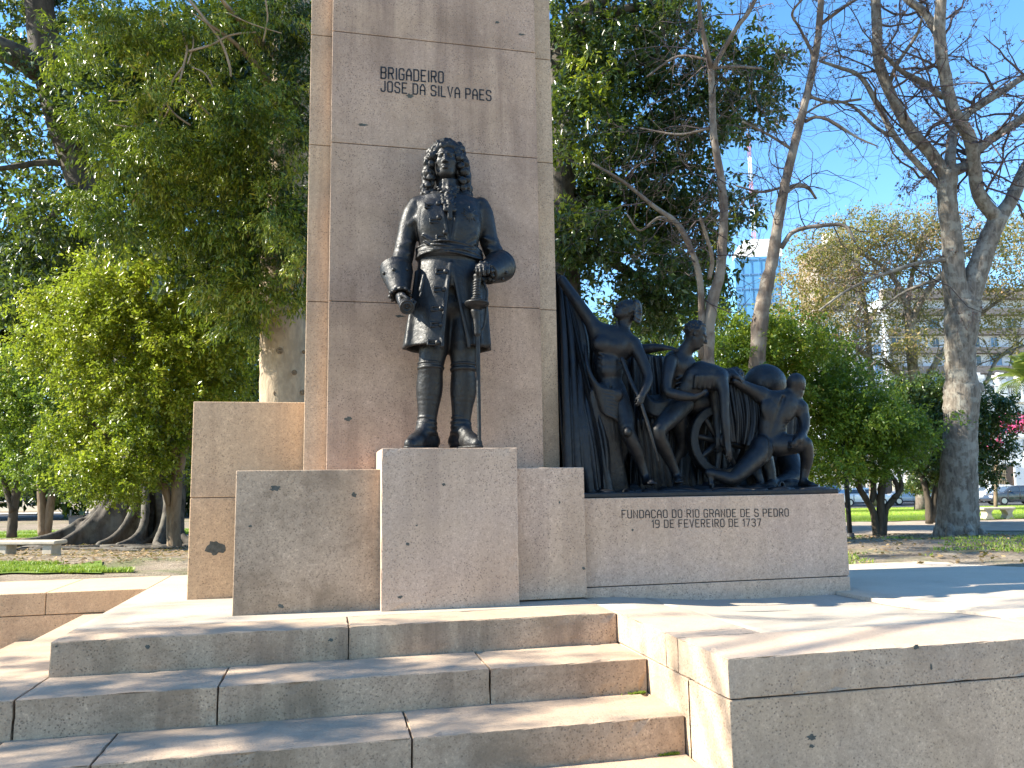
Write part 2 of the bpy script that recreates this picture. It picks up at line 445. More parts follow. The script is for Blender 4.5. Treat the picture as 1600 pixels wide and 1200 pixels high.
# treads wrap round the front and the left side
for k in (1, 2, 3, 4):
    z1 = -k * R_; z0 = z1 - R_ - 0.02
    y0 = PFY - k * T_; y1 = PFY - (k - 1) * T_ + 0.03
    xl = PXL - k * T_
    cuts = {1: [xat(16, 1098, z1) , xat(340, 1074, z1), xat(767, 1046, z1)], 2: [xat(-60, 1209, z1), xat(140, 1196, z1), xat(643, 1150, z1)], 3: [-1.2, 0.4], 4: [-0.6, 0.9]}[k]
    cuts = [c for c in cuts if xl + 0.1 < c < PXR]
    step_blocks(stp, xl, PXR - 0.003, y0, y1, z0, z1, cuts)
    # left flight
    for ya, yb in ((y1 + 0.003, 0.7), (0.704, LWY - 0.003)):
        box('step_block', xl, PXL - (k - 1) * T_ + 0.03, ya, yb, z0, z1 - 0.001, G_STEP, stp, 0.006)

# right terrace: retaining wall with coping, top sinks slightly towards the plinth
def sheet(name, xs, ys, zf, thick, mat, parent=None, kind=None):
    X, Y = np.meshgrid(xs, ys); Z = zf(X, Y); n, m = X.shape
    top = np.stack([X, Y, Z], -1).reshape(-1, 3); bot = top.copy(); bot[:, 2] -= thick
    idx = np.arange(n * m).reshape(n, m)
    q = np.stack([idx[:-1, :-1], idx[:-1, 1:], idx[1:, 1:], idx[1:, :-1]], -1).reshape(-1, 4)
    per = list(idx[0, :]) + list(idx[1:, -1]) + list(idx[-1, ::-1][1:]) + list(idx[::-1, 0][1:])
    per = np.array(per); side = np.stack([per[:-1], per[:-1] + n * m, per[1:] + n * m, per[1:]], -1)
    o = from_np(name, np.vstack([top, bot]), np.vstack([q, side]), mat, parent, False)
    if kind: o['kind'] = kind
    return o
def sst(a, b, x):
    t = np.clip((x - a) / (b - a), 0, 1); return t * t * (3 - 2 * t)
def dip(X, Y): return -0.078 * sst(1.7, 3.0, X) * sst(-1.9, -0.3, Y)
tw = empty('terrace_wall', (5, TFY, -0.85), 'granite retaining wall with thick coping right of the steps', 'wall')
CZ = -0.205
for a, b in ((PXR, xat(1700, 992, 0)), (xat(1700, 992, 0), 9.5), (9.5, 14)):
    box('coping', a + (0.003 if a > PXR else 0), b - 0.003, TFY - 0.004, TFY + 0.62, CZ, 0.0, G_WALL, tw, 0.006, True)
box('wall_face', PXR + 0.004, 14, TFY + 0.004, TFY + 0.5, -1.1, CZ - 0.008, G_WALL, tw, 0.005)
box('wall_core', PXR + 0.02, 13.9, TFY + 0.02, TFY + 0.5, -1.0, CZ + 0.01, M_JOINT, tw, 0)
# cheek of the terrace along the steps
ycut = [TFY + 0.625, float(atz(1063, 1000, 0)[1]) + 0.25, PFY + 0.02]
box('coping', PXR, PXR + 0.55, ycut[0], ycut[1] - 0.003, CZ, -0.0005, G_WALL, tw, 0.005, True)
box('coping', PXR, PXR + 0.55, ycut[1] + 0.003, -0.45, CZ, -0.0005, G_WALL, tw, 0.005, True)
box('cheek_face', PXR + 0.004, PXR + 0.5, TFY + 0.505, -1.75, -1.1, CZ - 0.008, G_WALL, tw, 0.004)
box('cheek_face', PXR + 0.004, PXR + 0.5, -1.744, -0.45, -1.1, CZ - 0.008, G_WALL, tw, 0.004)
terr = sheet('terrace_paving', np.r_[PXR + 0.552, np.linspace(2.3, 3.95, 12), 3.985], np.linspace(TFY + 0.622, 0.6, 16), lambda X, Y: dip(X, Y) - 0.002, 0.2, G_PAVE, None, 'structure')
terr2 = sheet('terrace_paving', np.array([PXR - 0.0, PXR + 0.3, PXR + 0.7, 2.6, 3.2, 3.95, 3.985]), np.linspace(-0.448, 1.0, 9), lambda X, Y: dip(X, Y) - 0.004, 0.2, G_PAVE, None, 'structure')
terr3 = sheet('side_paving', np.linspace(3.99, 14, 30), np.linspace(TFY + 0.622, 2.3, 14), lambda X, Y: dip(X, Y) * 0.8 + 0.012 * sst(-1.6, -1.2, Y) - 0.001, 0.2, granite('paving_grey', (0.50, 0.42, 0.325), 0.4, 0.6, 0.1, 0.2), None, 'structure')
# left terrace wall beyond the side steps
lw = empty('low_wall', (-5, LWY, -0.85), 'low warm granite wall with coping beyond the left steps', 'wall')
lc = [xat(80, 923, 0), -4.9, -6.5]
xs = [-12] + lc[::-1] + [PXL + 0.0]
for a, b in zip(xs[:-1], xs[1:]):
    box('coping', a + 0.003, b - 0.003, LWY, LWY + 1.2, -0.2, -0.0005, G_WING, lw, 0.006)
box('wall_face', -12, PXL - 0.004, LWY + 0.006, LWY + 1.1, -1.1, -0.207, G_WING, lw, 0.005)
box('wall_core', -11.9, PXL - 0.02, LWY + 0.03, LWY + 1.0, -1.0, -0.19, M_JOINT, lw, 0)

# cement repairs and chips: thin irregular flakes set on the faces
M_PATCH = plain('cement_patch', (.085, .088, .078), .95, 0, .25, 30, .1, .3)
def patch(parent, u, v, ru, rv, Y, seed):
    c = at(u, v, Y); s_ = 1 / pxm(c); r = random.Random(seed); bm = bmesh.new(); n = 18; tp, bt_ = [], []
    for i in range(n):
        a = 2 * math.pi * i / n; q = r.uniform(.55, 1.15); x, z = c[0] + math.cos(a) * ru * s_ * q, c[2] + math.sin(a) * rv * s_ * q
        tp.append(bm.verts.new((x, Y - .0018, z))); bt_.append(bm.verts.new((x, Y + .002, z)))
    bm.faces.new(tp)
    for i in range(n): bm.faces.new((tp[i], bt_[i], bt_[(i + 1) % n], tp[(i + 1) % n]))
    from_bm('cement_patch', bm, M_PATCH, parent)
for i, (u, v, ru, rv, Y) in enumerate(((336, 856, 15, 12, 1.213), (430, 763, 9, 5, .1476), (553, 773, 4, 4, .1476), (391, 822, 3, 2, .1476), (439, 947, 5, 4, .1476), (544, 655, 6, 4, SLy), (567, 195, 8, 2.5, SLy), (624, 494, 9, 2.5, SLy), (815, 54, 6, 2, SLy), (641, 150, 7, 4, SLy), (777, 35, 4, 2, SLy),
                                     (693, 757, 3, 2.5, 0), (637, 850, 3, 3, 0), (625, 933, 5, 2.5, 0), (651, 821, 2, 1.5, 0), (912, 888, 2.5, 3, .1476), (874, 785, 2, 2, .1476), (988, 828, 2, 2, PLY))):
    patch(mon, u, v, ru, rv, Y, i)
for i, (u, v, ru, rv) in enumerate(((1268, 1152, 9, 5), (1432, 1011, 6, 4), (1268, 1166, 6, 3), (1455, 1042, 2, 5))): patch(tw, u, v, ru, rv, TFY - (.004 if v < 1070 else -.004), 40 + i)
for i, (u, v, ru, rv) in enumerate(((231, 1011, 4, 4), (88, 1010, 2, 1.6), (517, 1000, 4, 3))): patch(stp, u, v, ru, rv, PFY, 60 + i)
# ------------------------------------------------------------------ sculpting: distance fields -> surface nets
class Sculpt:
    def __init__(s): s.p = []
    def add(s, fn, lo, hi, k=0.02, op='u'): s.p.append((fn, np.asarray(lo, float), np.asarray(hi, float), k, op)); return s
    def cone(s, a, b, ra, rb, k=0.02, op='u'):
        a = np.asarray(a, float); b = np.asarray(b, float); m = max(ra, rb); ab = b - a; L2 = max(ab @ ab, 1e-9)
        def fn(X, Y, Z):
            px, py, pz = X - a[0], Y - a[1], Z - a[2]
            t = np.clip((px * ab[0] + py * ab[1] + pz * ab[2]) / L2, 0, 1)
            return np.sqrt((px - t * ab[0]) ** 2 + (py - t * ab[1]) ** 2 + (pz - t * ab[2]) ** 2) - (ra + (rb - ra) * t)
        return s.add(fn, np.minimum(a, b) - m, np.maximum(a, b) + m, k, op)
    def chain(s, pts, k=0.02, op='u', n=0):
        """pts rows x, y, z, r"""
        P = np.asarray(pts, float)
        if n: P = spline(P, n)
        segs = []
        for i in range(len(P) - 1):
            a, b_ = P[i, :3], P[i + 1, :3]; ab = b_ - a; segs.append((a, ab, max(ab @ ab, 1e-9), P[i, 3], P[i + 1, 3]))
        def fn(X, Y, Z):
            out = None
            for a, ab, L2, ra, rb in segs:
                px, py, pz = X - a[0], Y - a[1], Z - a[2]
                t = np.clip((px * ab[0] + py * ab[1] + pz * ab[2]) / L2, 0, 1)
                d = np.sqrt((px - t * ab[0]) ** 2 + (py - t * ab[1]) ** 2 + (pz - t * ab[2]) ** 2) - (ra + (rb - ra) * t)
                out = d if out is None else np.minimum(out, d)
            return out
        m = P[:, 3:4]
        return s.add(fn, (P[:, :3] - m).min(0), (P[:, :3] + m).max(0), k, op)
    def ell(s, c, r, k=0.02, R=None, op='u'):
        c = np.asarray(c, float); r = np.asarray(r, float); R = np.eye(3) if R is None else np.asarray(R)
        m = np.abs(R) @ r
        def fn(X, Y, Z):
            d = [X - c[0], Y - c[1], Z - c[2]]
            q = [d[0] * R[0, i] + d[1] * R[1, i] + d[2] * R[2, i] for i in range(3)]
            k0 = np.sqrt(sum((q[i] / r[i]) ** 2 for i in range(3))); k1 = np.sqrt(sum((q[i] / r[i] ** 2) ** 2 for i in range(3)))
            return k0 * (k0 - 1) / (k1 + 1e-9)
        return s.add(fn, c - m, c + m, k, op)
    def rbox(s, c, h, rr, k=0.01, R=None, op='u'):
        c = np.asarray(c, float); h = np.asarray(h, float); R = np.eye(3) if R is None else np.asarray(R); m = np.abs(R) @ h
        def fn(X, Y, Z):
            d = [X - c[0], Y - c[1], Z - c[2]]
            q = [np.abs(d[0] * R[0, i] + d[1] * R[1, i] + d[2] * R[2, i]) - (h[i] - rr) for i in range(3)]
            return np.sqrt(sum(np.maximum(x, 0) ** 2 for x in q)) + np.minimum(np.maximum(np.maximum(q[0], q[1]), q[2]), 0) - rr
        return s.add(fn, c - m, c + m, k, op)
    def torus(s, c, R, r, k=0.01, ax=None, op='u'):
        c = np.asarray(c, float); ax = np.array([0, 1.0, 0]) if ax is None else np.asarray(ax, float) / np.linalg.norm(ax)
        def fn(X, Y, Z):
            d = [X - c[0], Y - c[1], Z - c[2]]; h = d[0] * ax[0] + d[1] * ax[1] + d[2] * ax[2]
            rad = np.sqrt(np.maximum(d[0] ** 2 + d[1] ** 2 + d[2] ** 2 - h * h, 0))
            return np.sqrt((rad - R) ** 2 + h * h) - r
        return s.add(fn, c - R - r, c + R + r, k, op)
    def loft(s, rows, k=0.02, op='u', fold=0.0, nf=7, ph=0.0, fz=0.0):
        """rows: z, cx, cy, rx, ry ascending z; elliptical sections, optional folds growing downward"""
        P = np.asarray(rows, float); P = P[np.argsort(P[:, 0])]
        z0, z1 = P[0, 0], P[-1, 0]; mx = P[:, 3:].max() + fold
        def fn(X, Y, Z):
            zc = np.clip(Z, z0, z1).astype(np.float32)
            zz = np.unique(zc)
            I = [np.interp(zz, P[:, 0], P[:, i]) for i in range(1, 5)]
            ix = np.searchsorted(zz, zc)
            cx, cy, rx, ry = (a[ix] for a in I)
            u, v = (X - cx) / rx, (Y - cy) / ry
            q = np.sqrt(u * u + v * v) + 1e-6
            d = (q - 1) * q / np.sqrt((u / rx) ** 2 + (v / ry) ** 2 + 1e-9) 
            if fold:
                th = np.arctan2(v, u); w = np.clip((z1 - Z) / (z1 - z0), 0, 1)
                d = d - fold * w * np.sin(nf * th + ph + 1.3 * np.sin(2 * th) + fz * Z)
            dz = np.maximum(z0 - Z, Z - z1)
            return np.where(dz > 0, np.sqrt(np.maximum(d, 0) ** 2 + dz ** 2), np.maximum(d, dz))
        cs = P[:, 1:3]
        return s.add(fn, [cs[:, 0].min() - mx, cs[:, 1].min() - mx, z0], [cs[:, 0].max() + mx, cs[:, 1].max() + mx, z1], k, op)
    def mesh(s, name, mat, parent=None, h=0.008, smooth=1, warp=None):
        us = [p for p in s.p if p[4] != 's']
        lo = np.min([p[1] for p in us], 0) - 4 * h; hi = np.max([p[2] for p in us], 0) + 4 * h
        n = np.ceil((hi - lo) / h).astype(int) + 1
        F = np.full(n, 0.3, np.float32); ax = [(lo[i] + np.arange(n[i]) * h).astype(np.float32) for i in range(3)]
        for fn, a, b, k, op in s.p:
            mg = max(k, 3 * h)
            i0 = np.clip(np.floor((a - mg - lo) / h).astype(int), 0, n - 1); i1 = np.clip(np.ceil((b + mg - lo) / h).astype(int) + 1, 1, n)
            if np.any(i1 <= i0): continue
            sl_ = tuple(slice(i0[i], i1[i]) for i in range(3))
            X, Y, Z = np.meshgrid(*[ax[i][sl_[i]] for i in range(3)], indexing='ij')
            d = fn(X, Y, Z).astype(np.float32); A = F[sl_]
            if op == 'u':
                hh = np.maximum(k - np.abs(A - d), 0) / k; F[sl_] = np.minimum(A, d) - hh * hh * k * 0.25
            elif op == 's':
                hh = np.maximum(k - np.abs(A + d), 0) / k; F[sl_] = np.maximum(A, -d) + hh * hh * k * 0.25
        V, Q = surface_nets(F, lo, h)
        if warp is not None: V = warp(V)
        return from_np(name, V, Q, mat, parent, True)
def surface_nets(F, lo, h):
    I = F < 0
    c = np.zeros(tuple(np.array(F.shape) - 1), np.int8)
    offs = [(i, j, k) for i in (0, 1) for j in (0, 1) for k in (0, 1)]
    def sub(A, o): return A[o[0]:A.shape[0] - 1 + o[0], o[1]:A.shape[1] - 1 + o[1], o[2]:A.shape[2] - 1 + o[2]]
    for o in offs: c += sub(I, o)
    act = np.argwhere((c > 0) & (c < 8)); idx = np.full(c.shape, -1, np.int32); idx[tuple(act.T)] = np.arange(len(act))
    val = {o: F[act[:, 0] + o[0], act[:, 1] + o[1], act[:, 2] + o[2]] for o in offs}
    acc = np.zeros((len(act), 3)); cnt = np.zeros(len(act))
    for o in offs:
        for a in range(3):
            if o[a] == 0:
                o2 = list(o); o2[a] = 1; o2 = tuple(o2); va, vb = val[o], val[o2]; m = (va < 0) != (vb < 0)
                t = np.where(m, va / np.where(m, va - vb, 1), 0); p = np.tile(np.array(o, float), (len(act), 1)); p[:, a] = t
                acc[m] += p[m]; cnt[m] += 1
    V = lo + (act + acc / np.maximum(cnt, 1)[:, None]) * h
    Q = []
    for a in range(3):
        b, d = [(1, 2), (2, 0), (0, 1)][a]
        s1 = [slice(None)] * 3; s2 = [slice(None)] * 3; s1[a] = slice(0, -1); s2[a] = slice(1, None)
        A, B = I[tuple(s1)], I[tuple(s2)]
        e = np.argwhere(A != B)
        e = e[(e[:, b] > 0) & (e[:, d] > 0) & (e[:, b] < F.shape[b] - 1) & (e[:, d] < F.shape[d] - 1)]
        sgn = A[tuple(e.T)]
        def ci(db, dd):
            q = e.copy(); q[:, b] -= db; q[:, d] -= dd; return idx[tuple(q.T)]
        q = np.stack([ci(1, 1), ci(0, 1), ci(0, 0), ci(1, 0)], -1)
        q[~sgn] = q[~sgn][:, ::-1]
        Q.append(q[(q >= 0).all(1)])
    return V, np.concatenate(Q)
def basis(fwd, up):
    """columns: right, forward, up"""
    f = np.asarray(fwd, float); f = f / np.linalg.norm(f); u = np.asarray(up, float); r = np.cross(f, u); r /= np.linalg.norm(r)
    return np.stack([r, f, np.cross(r, f)], 1)
def hand(sc, wrist, d, pn, size, curl=0.5, side=1, spread=0.12, thumb=0.5, k=None):
    """d: wrist to knuckles, pn: palm normal (fingers curl that way), side: thumb towards +/- (d x pn)"""
    d = np.asarray(d, float); d /= np.linalg.norm(d); pn = np.asarray(pn, float); pn = pn - d * (pn @ d); pn /= np.linalg.norm(pn)
    lat = np.cross(d, pn) * side; w = np.asarray(wrist, float); k = k or size * 0.08
    R = np.stack([lat, d, pn], 1)
    sc.ell(w + d * size * 0.27, (size * 0.215, size * 0.31, size * 0.12), k * 1.6, R)
    for i, (ox, ln) in enumerate(((0.16, 0.42), (0.055, 0.47), (-0.05, 0.43), (-0.15, 0.34))):
        p = w + d * size * (0.48 - 0.05 * abs(i - 1)) + lat * size * ox
        a = curl * (0.9 + 0.12 * i); ang = 0.25 * a; q = d + lat * spread * (1 - i) * 0.5; q /= np.linalg.norm(q)
        for j, (f, r) in enumerate(((0.42, 0.062), (0.32, 0.055), (0.26, 0.048))):
            ang += a * (0.55, 0.95, 0.7)[j]
            v = q * math.cos(ang) + pn * math.sin(ang); p2 = p + v * ln * size * f
            sc.cone(p, p2, size * r, size * r * 0.9, k * 0.35); p = p2
    t0 = w + d * size * 0.12 + lat * size * 0.14 + pn * size * 0.03
    t1 = t0 + (lat * (0.75 - 0.4 * thumb) + d * 0.6 + pn * 0.5 * thumb) * size * 0.22
    t2 = t1 + (lat * (0.3 - 0.5 * thumb) + d * 0.75 + pn * 0.55 * thumb) * size * 0.24
    sc.cone(t0, t1, size * 0.085, size * 0.066, k); sc.cone(t1, t2, size * 0.066, size * 0.05, k * 0.4)
def foot(sc, ankle, toe, size, up=(0, 0, 1), toes=True):
    a = np.asarray(ankle, float); d = np.asarray(toe, float) - a; up = np.asarray(up, float)
    B = basis(d - up * (d @ up), up); r, f, u = B[:, 0], B[:, 1], B[:, 2]; L = size
    sole = a - u * L * 0.26
    heel = sole - f * L * 0.18 + u * L * 0.11; ball = sole + f * L * 0.52 + u * L * 0.085
    sc.cone(a, heel, L * 0.125, L * 0.13, L * 0.1); sc.cone(a, ball, L * 0.14, L * 0.1, L * 0.12); sc.cone(heel, ball, L * 0.1, L * 0.12, L * 0.1)
    for i in range(5):
        o = (i - 2) * 0.072
        p = ball + r * L * o - u * L * 0.02; q = p + f * L * (0.24 - 0.035 * abs(i - 1)) - u * L * 0.015
        sc.cone(p, q, L * 0.06, L * (0.045 if i else 0.05), L * 0.02)
def head(sc, c, fwd, up, s, hair='curly', seed=1, beard=False):
    """s: head height (crown to chin); c: centre of the head"""
    B = basis(fwd, up); r, f, u = B[:, 0], B[:, 1], B[:, 2]; c = np.asarray(c, float)
    def P(x, y, z): return c + (r * x + f * y + u * z) * s
    k = s * 0.1
    sc.ell(P(0, -0.06, 0.13), np.array([0.335, 0.40, 0.37]) * s, k, B)
    sc.ell(P(0, 0.12, -0.12), np.array([0.265, 0.26, 0.36]) * s, k, B)
    sc.ell(P(0, 0.22, -0.38), np.array([0.13, 0.12, 0.105]) * s, k, B)          # chin
    for sd in (-1, 1):
        sc.ell(P(0.15 * sd, 0.24, -0.08), np.array([0.095, 0.08, 0.075]) * s, k * .8, B)   # cheekbone
        sc.cone(P(0.23 * sd, 0.0, -0.2), P(0.1 * sd, 0.2, -0.38), s * 0.06, s * 0.06, k)  # jaw
        sc.ell(P(0.135 * sd, 0.385, 0.035), np.array([0.085, 0.07, 0.06]) * s, k * .35, B, 's')   # eye socket
        sc.ell(P(0.13 * sd, 0.315, 0.03), np.array([0.06, 0.05, 0.042]) * s, k * .15, B)    # eyeball
        sc.cone(P(0.05 * sd, 0.375, 0.1), P(0.23 * sd, 0.28, 0.1), s * 0.036, s * 0.028, k * .4)  # brow
        sc.ell(P(0.325 * sd, -0.03, 0.0), np.array([0.035, 0.075, 0.12]) * s, k * .25, B)   # ear
    sc.chain([(*P(0, 0.345, 0.09), s * .035), (*P(0, 0.44, -0.08), s * .048), (*P(0, 0.455, -0.125), s * .052)], k * .4)
    for sd in (-1, 1): sc.ell(P(0.055 * sd, 0.395, -0.135), np.array([0.04, 0.045, 0.035]) * s, k * .25, B)
    sc.ell(P(0, 0.365, -0.235), np.array([0.105, 0.05, 0.026]) * s, k * .3, B); sc.ell(P(0, 0.36, -0.29), np.array([0.088, 0.05, 0.03]) * s, k * .3, B)
    sc.ell(P(0, 0.41, -0.262), np.array([0.10, 0.03, 0.008]) * s, k * .12, B, 's')
    rng = random.Random(seed)
    if hair == 'curly':
        for i in range(170):
            th = rng.uniform(0, 6.283); z = rng.uniform(-0.35, 1)
            q = np.array([math.sqrt(1 - z * z) * math.cos(th), math.sqrt(1 - z * z) * math.sin(th), z])
            if q[1] > 0.35 and q[2] < 0.72: continue
            if q[2] < -0.1 and q[1] > -0.1: continue
            sc.ell(P(q[0] * .345, -.06 + q[1] * .41, .13 + q[2] * .385), np.array([1, 1, 1]) * s * rng.uniform(.035, .055), k * .15)
    elif hair == 'cap':
        sc.ell(P(0, -0.085, 0.155), np.array([0.355, 0.415, 0.385]) * s, k * .3, B)
        sc.ell(P(0, 0.36, 0.02), np.array([0.26, 0.2, 0.22]) * s, k * .3, B, 's') if False else None
# ------------------------------------------------------------------ the standing bronze officer
YS = 0.34
sx_ = float(at(700, 600, YS)[0])
stat = empty('bronze_statue', (sx_, YS, PED_H), 'bronze officer in long coat and curled wig resting his hand on a sword', 'statue')
def st(u, v, Y=YS): return at(u, v, Y)
def str_(u, v, Y, r): return (*at(u, v, Y), r)
PXS = pxm(st(700, 450))
rows = []
for v, l, r, ry, cy in ((298, 684, 716, .09, .36), (305, 668, 732, .12, .36), (313, 652, 750, .155, .355), (328, 649, 753, .185, .345), (350, 652, 750, .2, .335), (372, 654, 748, .198, .33), (392, 656, 747, .188, .33),
                        (410, 654, 749, .195, .33), (440, 649, 757, .22, .335), (480, 642, 763, .245, .345), (515, 635, 766, .265, .355), (546, 630, 768, .285, .36)):
    p = st((l + r) / 2, v, cy); rows.append((p[2], p[0], cy, (r - l) / 2 / PXS, ry))
top_rows = [q for q in rows if q[0] > rows[7][0] - 0.02]
low_rows = [q for q in rows if q[0] <= rows[6][0] + 0.001]
coat = Sculpt()
coat.loft(low_rows, 0.02, fold=0.008, nf=9, ph=0.6)
coat.loft(top_rows, 0.03)
hemz = rows[-1][0]
# sleeves
coat.chain([str_(652, 322, .355, .082), str_(645, 334, .36, .084), str_(639, 352, .365, .082), str_(634, 378, .37, .083), str_(629, 405, .35, .086), str_(622, 430, .3, .07)], 0.05, 'u', 3)
coat.chain([str_(750, 323, .355, .082), str_(756, 336, .36, .083), str_(760, 354, .365, .08), str_(765, 380, .37, .08), str_(775, 402, .35, .084), str_(777, 416, .27, .075)], 0.05, 'u', 3)
for (u, v, Y, r), (u2, v2, Y2, r2) in (((625, 385, .3, .012), (642, 378, .29, .008)), ((622, 398, .29, .012), (640, 396, .28, .008)), ((640, 350, .29, .008), (650, 340, .28, .006)), ((772, 378, .3, .011), (757, 372, .29, .008)), ((778, 392, .3, .012), (762, 388, .29, .008))):
    coat.cone(st(u, v, Y), st(u2, v2, Y2), r, r2, 0.03)
# chest shaping, armhole seams
coat.ell(st(678, 350, .22), (.12, .06, .16), 0.1); coat.ell(st(726, 352, .22), (.12, .06, .16), 0.1)
coat.chain([str_(650, 316, .27, .006), str_(654, 335, .21, .006), str_(654, 356, .22, .006)], .02, 's', 4)
coat.chain([str_(751, 317, .27, .006), str_(748, 337, .21, .006), str_(748, 358, .22, .006)], .02, 's', 4)
for u0, v0, u1, v1, Y in ((660, 368, 690, 386, .145), (662, 378, 680, 388, .15), (742, 368, 718, 386, .145), (742, 380, 726, 389, .155)):
    coat.cone(st(u0, v0, Y + .03), st(u1, v1, Y), .009, .005, 0.03)
# hollow skirt, front opening and rear vents
inner = [(z, cx, cy, rx - .03, ry - .03) for z, cx, cy, rx, ry in rows if z <= rows[8][0]]
inner[-1] = (hemz - 0.05,) + inner[-1][1:]
coat.loft(inner, 0.01, 's')
coat.chain([str_(706, 414, .10, .012), str_(707, 440, .08, .05), str_(709, 480, .07, .085), str_(711, 520, .06, .115), str_(712, 556, .05, .135)], 0.012, 's', 4)
coat.chain([str_(704, 326, .08, .07), str_(704, 350, .085, .05), str_(704, 375, .09, .032), str_(704, 390, .1, .01)], 0.012, 's', 3)
# turned front edges
coat.chain([str_(704, 412, .135, .014), str_(699, 450, .115, .017), str_(695, 490, .10, .018), str_(692, 520, .095, .018), str_(691, 541, .09, .018)], 0.015, 'u', 5)
coat.chain([str_(706, 411, .135, .012), str_(714, 450, .115, .014), str_(722, 490, .10, .015), str_(729, 520, .1, .015), str_(733, 542, .1, .015)], 0.015, 'u', 5)
coat.chain([str_(677, 302, .27, .02), str_(684, 316, .2, .018), str_(693, 335, .14, .014), str_(698, 360, .125, .012), str_(701, 388, .14, .01)], 0.02, 'u', 5)
coat.chain([str_(728, 304, .27, .02), str_(722, 318, .2, .018), str_(713, 338, .14, .014), str_(709, 362, .125, .012), str_(705, 388, .14, .01)], 0.02, 'u', 5)
coat.chain([str_(672, 304, .33, .03), str_(680, 313, .25, .022), str_(692, 320, .19, .014)], 0.02, 'u', 4)
coat.chain([str_(731, 305, .33, .03), str_(725, 314, .25, .022), str_(716, 321, .19, .014)], 0.02, 'u', 4)
# skirt pleats at the sides
for u0, u1, Y in ((650, 636, .26), (755, 763, .22), (744, 752, .15)):
    coat.cone(st(u0, 425, Y + .03), st(u1, 538, Y - .02), .008, .02, 0.04)
coat_o = coat.mesh('coat', M_BRONZE, stat, 0.0078)
# pocket flap, tabs, buttons
fl = Sculpt(); fl.chain([str_(662, 430, .115, .012), str_(660, 442, .11, .016), str_(657, 454, .105, .014)], 0.01); fl.chain([str_(659, 456, .1, .008), str_(656, 463, .1, .008)], 0.006)
fl.mesh('pocket_flap', M_BRONZE, coat_o, 0.006)
def surf_y(u, v):
    """front of the coat along the photo ray"""
    best = .12
    o = Vector([float(c) for c in CAM_LOC]); d = Vector([float(c) for c in ray(u, v)]).normalized()
    ok, loc, no, fi = coat_o.ray_cast(coat_o.matrix_world.inverted() @ o, d)
    return (coat_o.matrix_world @ loc).y if ok else best
def tab(u, v, w, hgt, dy=0.0):
    Y = surf_y(u, v); t = Sculpt(); hw = w / PXS / 2; hz = hgt / PXS / 2; c = st(u, v, Y)
    for a, b in (((-hw, hz), (hw, hz)), ((-hw, -hz), (hw, -hz)), ((-hw, -hz), (-hw, hz))):
        t.cone(c + np.array([a[0], 0, a[1]]), c + np.array([b[0], 0, b[1]]), .0095, .0095, .003)
    t.mesh('buttonhole_tab', M_BRONZE, coat_o, 0.004)
def button(u, v):
    Y = surf_y(u, v); t = Sculpt(); t.ell(st(u, v, Y), (.023, .017, .023), .004); t.mesh('button', M_BRONZE, coat_o, 0.004)
for u, v in ((697, 424), (694, 452), (690, 482), (689, 507), (684, 535)):
    button(u, v); tab(u - 9, v, 12, 6)
for u, v in ((685, 318), (686, 340), (696, 363)): button(u, v)
for u, v in ((671, 322), (679, 345), (689, 371)): tab(u, v, 13, 5)
# sash
sa = Sculpt()
wr = [q for q in rows if rows[8][0] < q[0] < rows[4][0]]
def sash_row(v, grow): 
    z = st(703, v)[2]; rr = np.array(rows)[::-1]; I = [np.interp(z, rr[:, 0], rr[:, i]) for i in range(1, 5)]
    return (z, I[0], I[1], I[2] + grow, I[3] + grow)
sa.loft([sash_row(v, g) for v, g in ((388, .008), (392, .026), (400, .03), (407, .026), (411, .008))], 0.01)
for k in range(5):
    P = []
    for a in np.linspace(math.pi * 1.02, math.pi * 1.98, 14):
        q = sash_row(391 + 4 * k + 2.5 * math.sin(a * 2.5 + k * 1.7), .028 + .006 * math.sin(a * 6 + k))
        P.append((q[1] + q[3] * math.cos(a), q[2] + q[4] * math.sin(a), q[0], .009 + .003 * math.sin(3 * a + k)))
    sa.chain(P, 0.006)
sa.mesh('sash', M_BRONZE, stat, 0.006)
# cuffs
def cuff(pa, ra, pb, rb, name='sleeve_cuff'):
    c = Sculpt(); c.cone(pa, pb, ra, rb, 0.01); pa = np.array(pa); pb = np.array(pb); d = pb - pa; d /= np.linalg.norm(d)
    c.torus(pa - d * ra * .35, ra * .93, .012, .012, d)
    # flat ends and hollow mouth
    n = 60
    def plane(p, nn):
        p = np.array(p)
        return lambda X, Y, Z: (X - p[0]) * nn[0] + (Y - p[1]) * nn[1] + (Z - p[2]) * nn[2]
    c.add((lambda f: (lambda X, Y, Z: -f(X, Y, Z)))(plane(pa - d * ra * .45, -(-d))) if False else (lambda X, Y, Z: ((X - pa[0]) * d[0] + (Y - pa[1]) * d[1] + (Z - pa[2]) * d[2]) + ra * .42), pa - 2 * ra, pb + 2 * ra, 0.01, 's')
    c.add(lambda X, Y, Z: -(((X - pb[0]) * d[0] + (Y - pb[1]) * d[1] + (Z - pb[2]) * d[2]) - rb * .35), pb - 2 * rb, pb + 2 * rb, 0.01, 's')
    return c.mesh(name, M_BRONZE, stat, 0.0065)
c1 = cuff(st(620, 426, .30), .135, st(625, 455, .2), .085)
c2 = cuff(st(779, 417, .3), .138, st(763, 426, .16), .098)
def hit(o, u, v):
    ok, loc, no, fi = o.ray_cast(o.matrix_world.inverted() @ Vector([float(c) for c in CAM_LOC]), Vector([float(c) for c in ray(u, v)]).normalized())
    return np.array(o.matrix_world @ loc) if ok else None
for co_, pts in ((c1, ((600, 427), (615, 421), (636, 421))), (c2, ((791, 426), (785, 436), (770, 438)))):
    for u, v in pts:
        p = hit(co_, u, v)
        if p is None: continue
        b = Sculpt(); b.ell(p, (.016, .016, .016)); b.mesh('button', M_BRONZE, co_, 0.004)
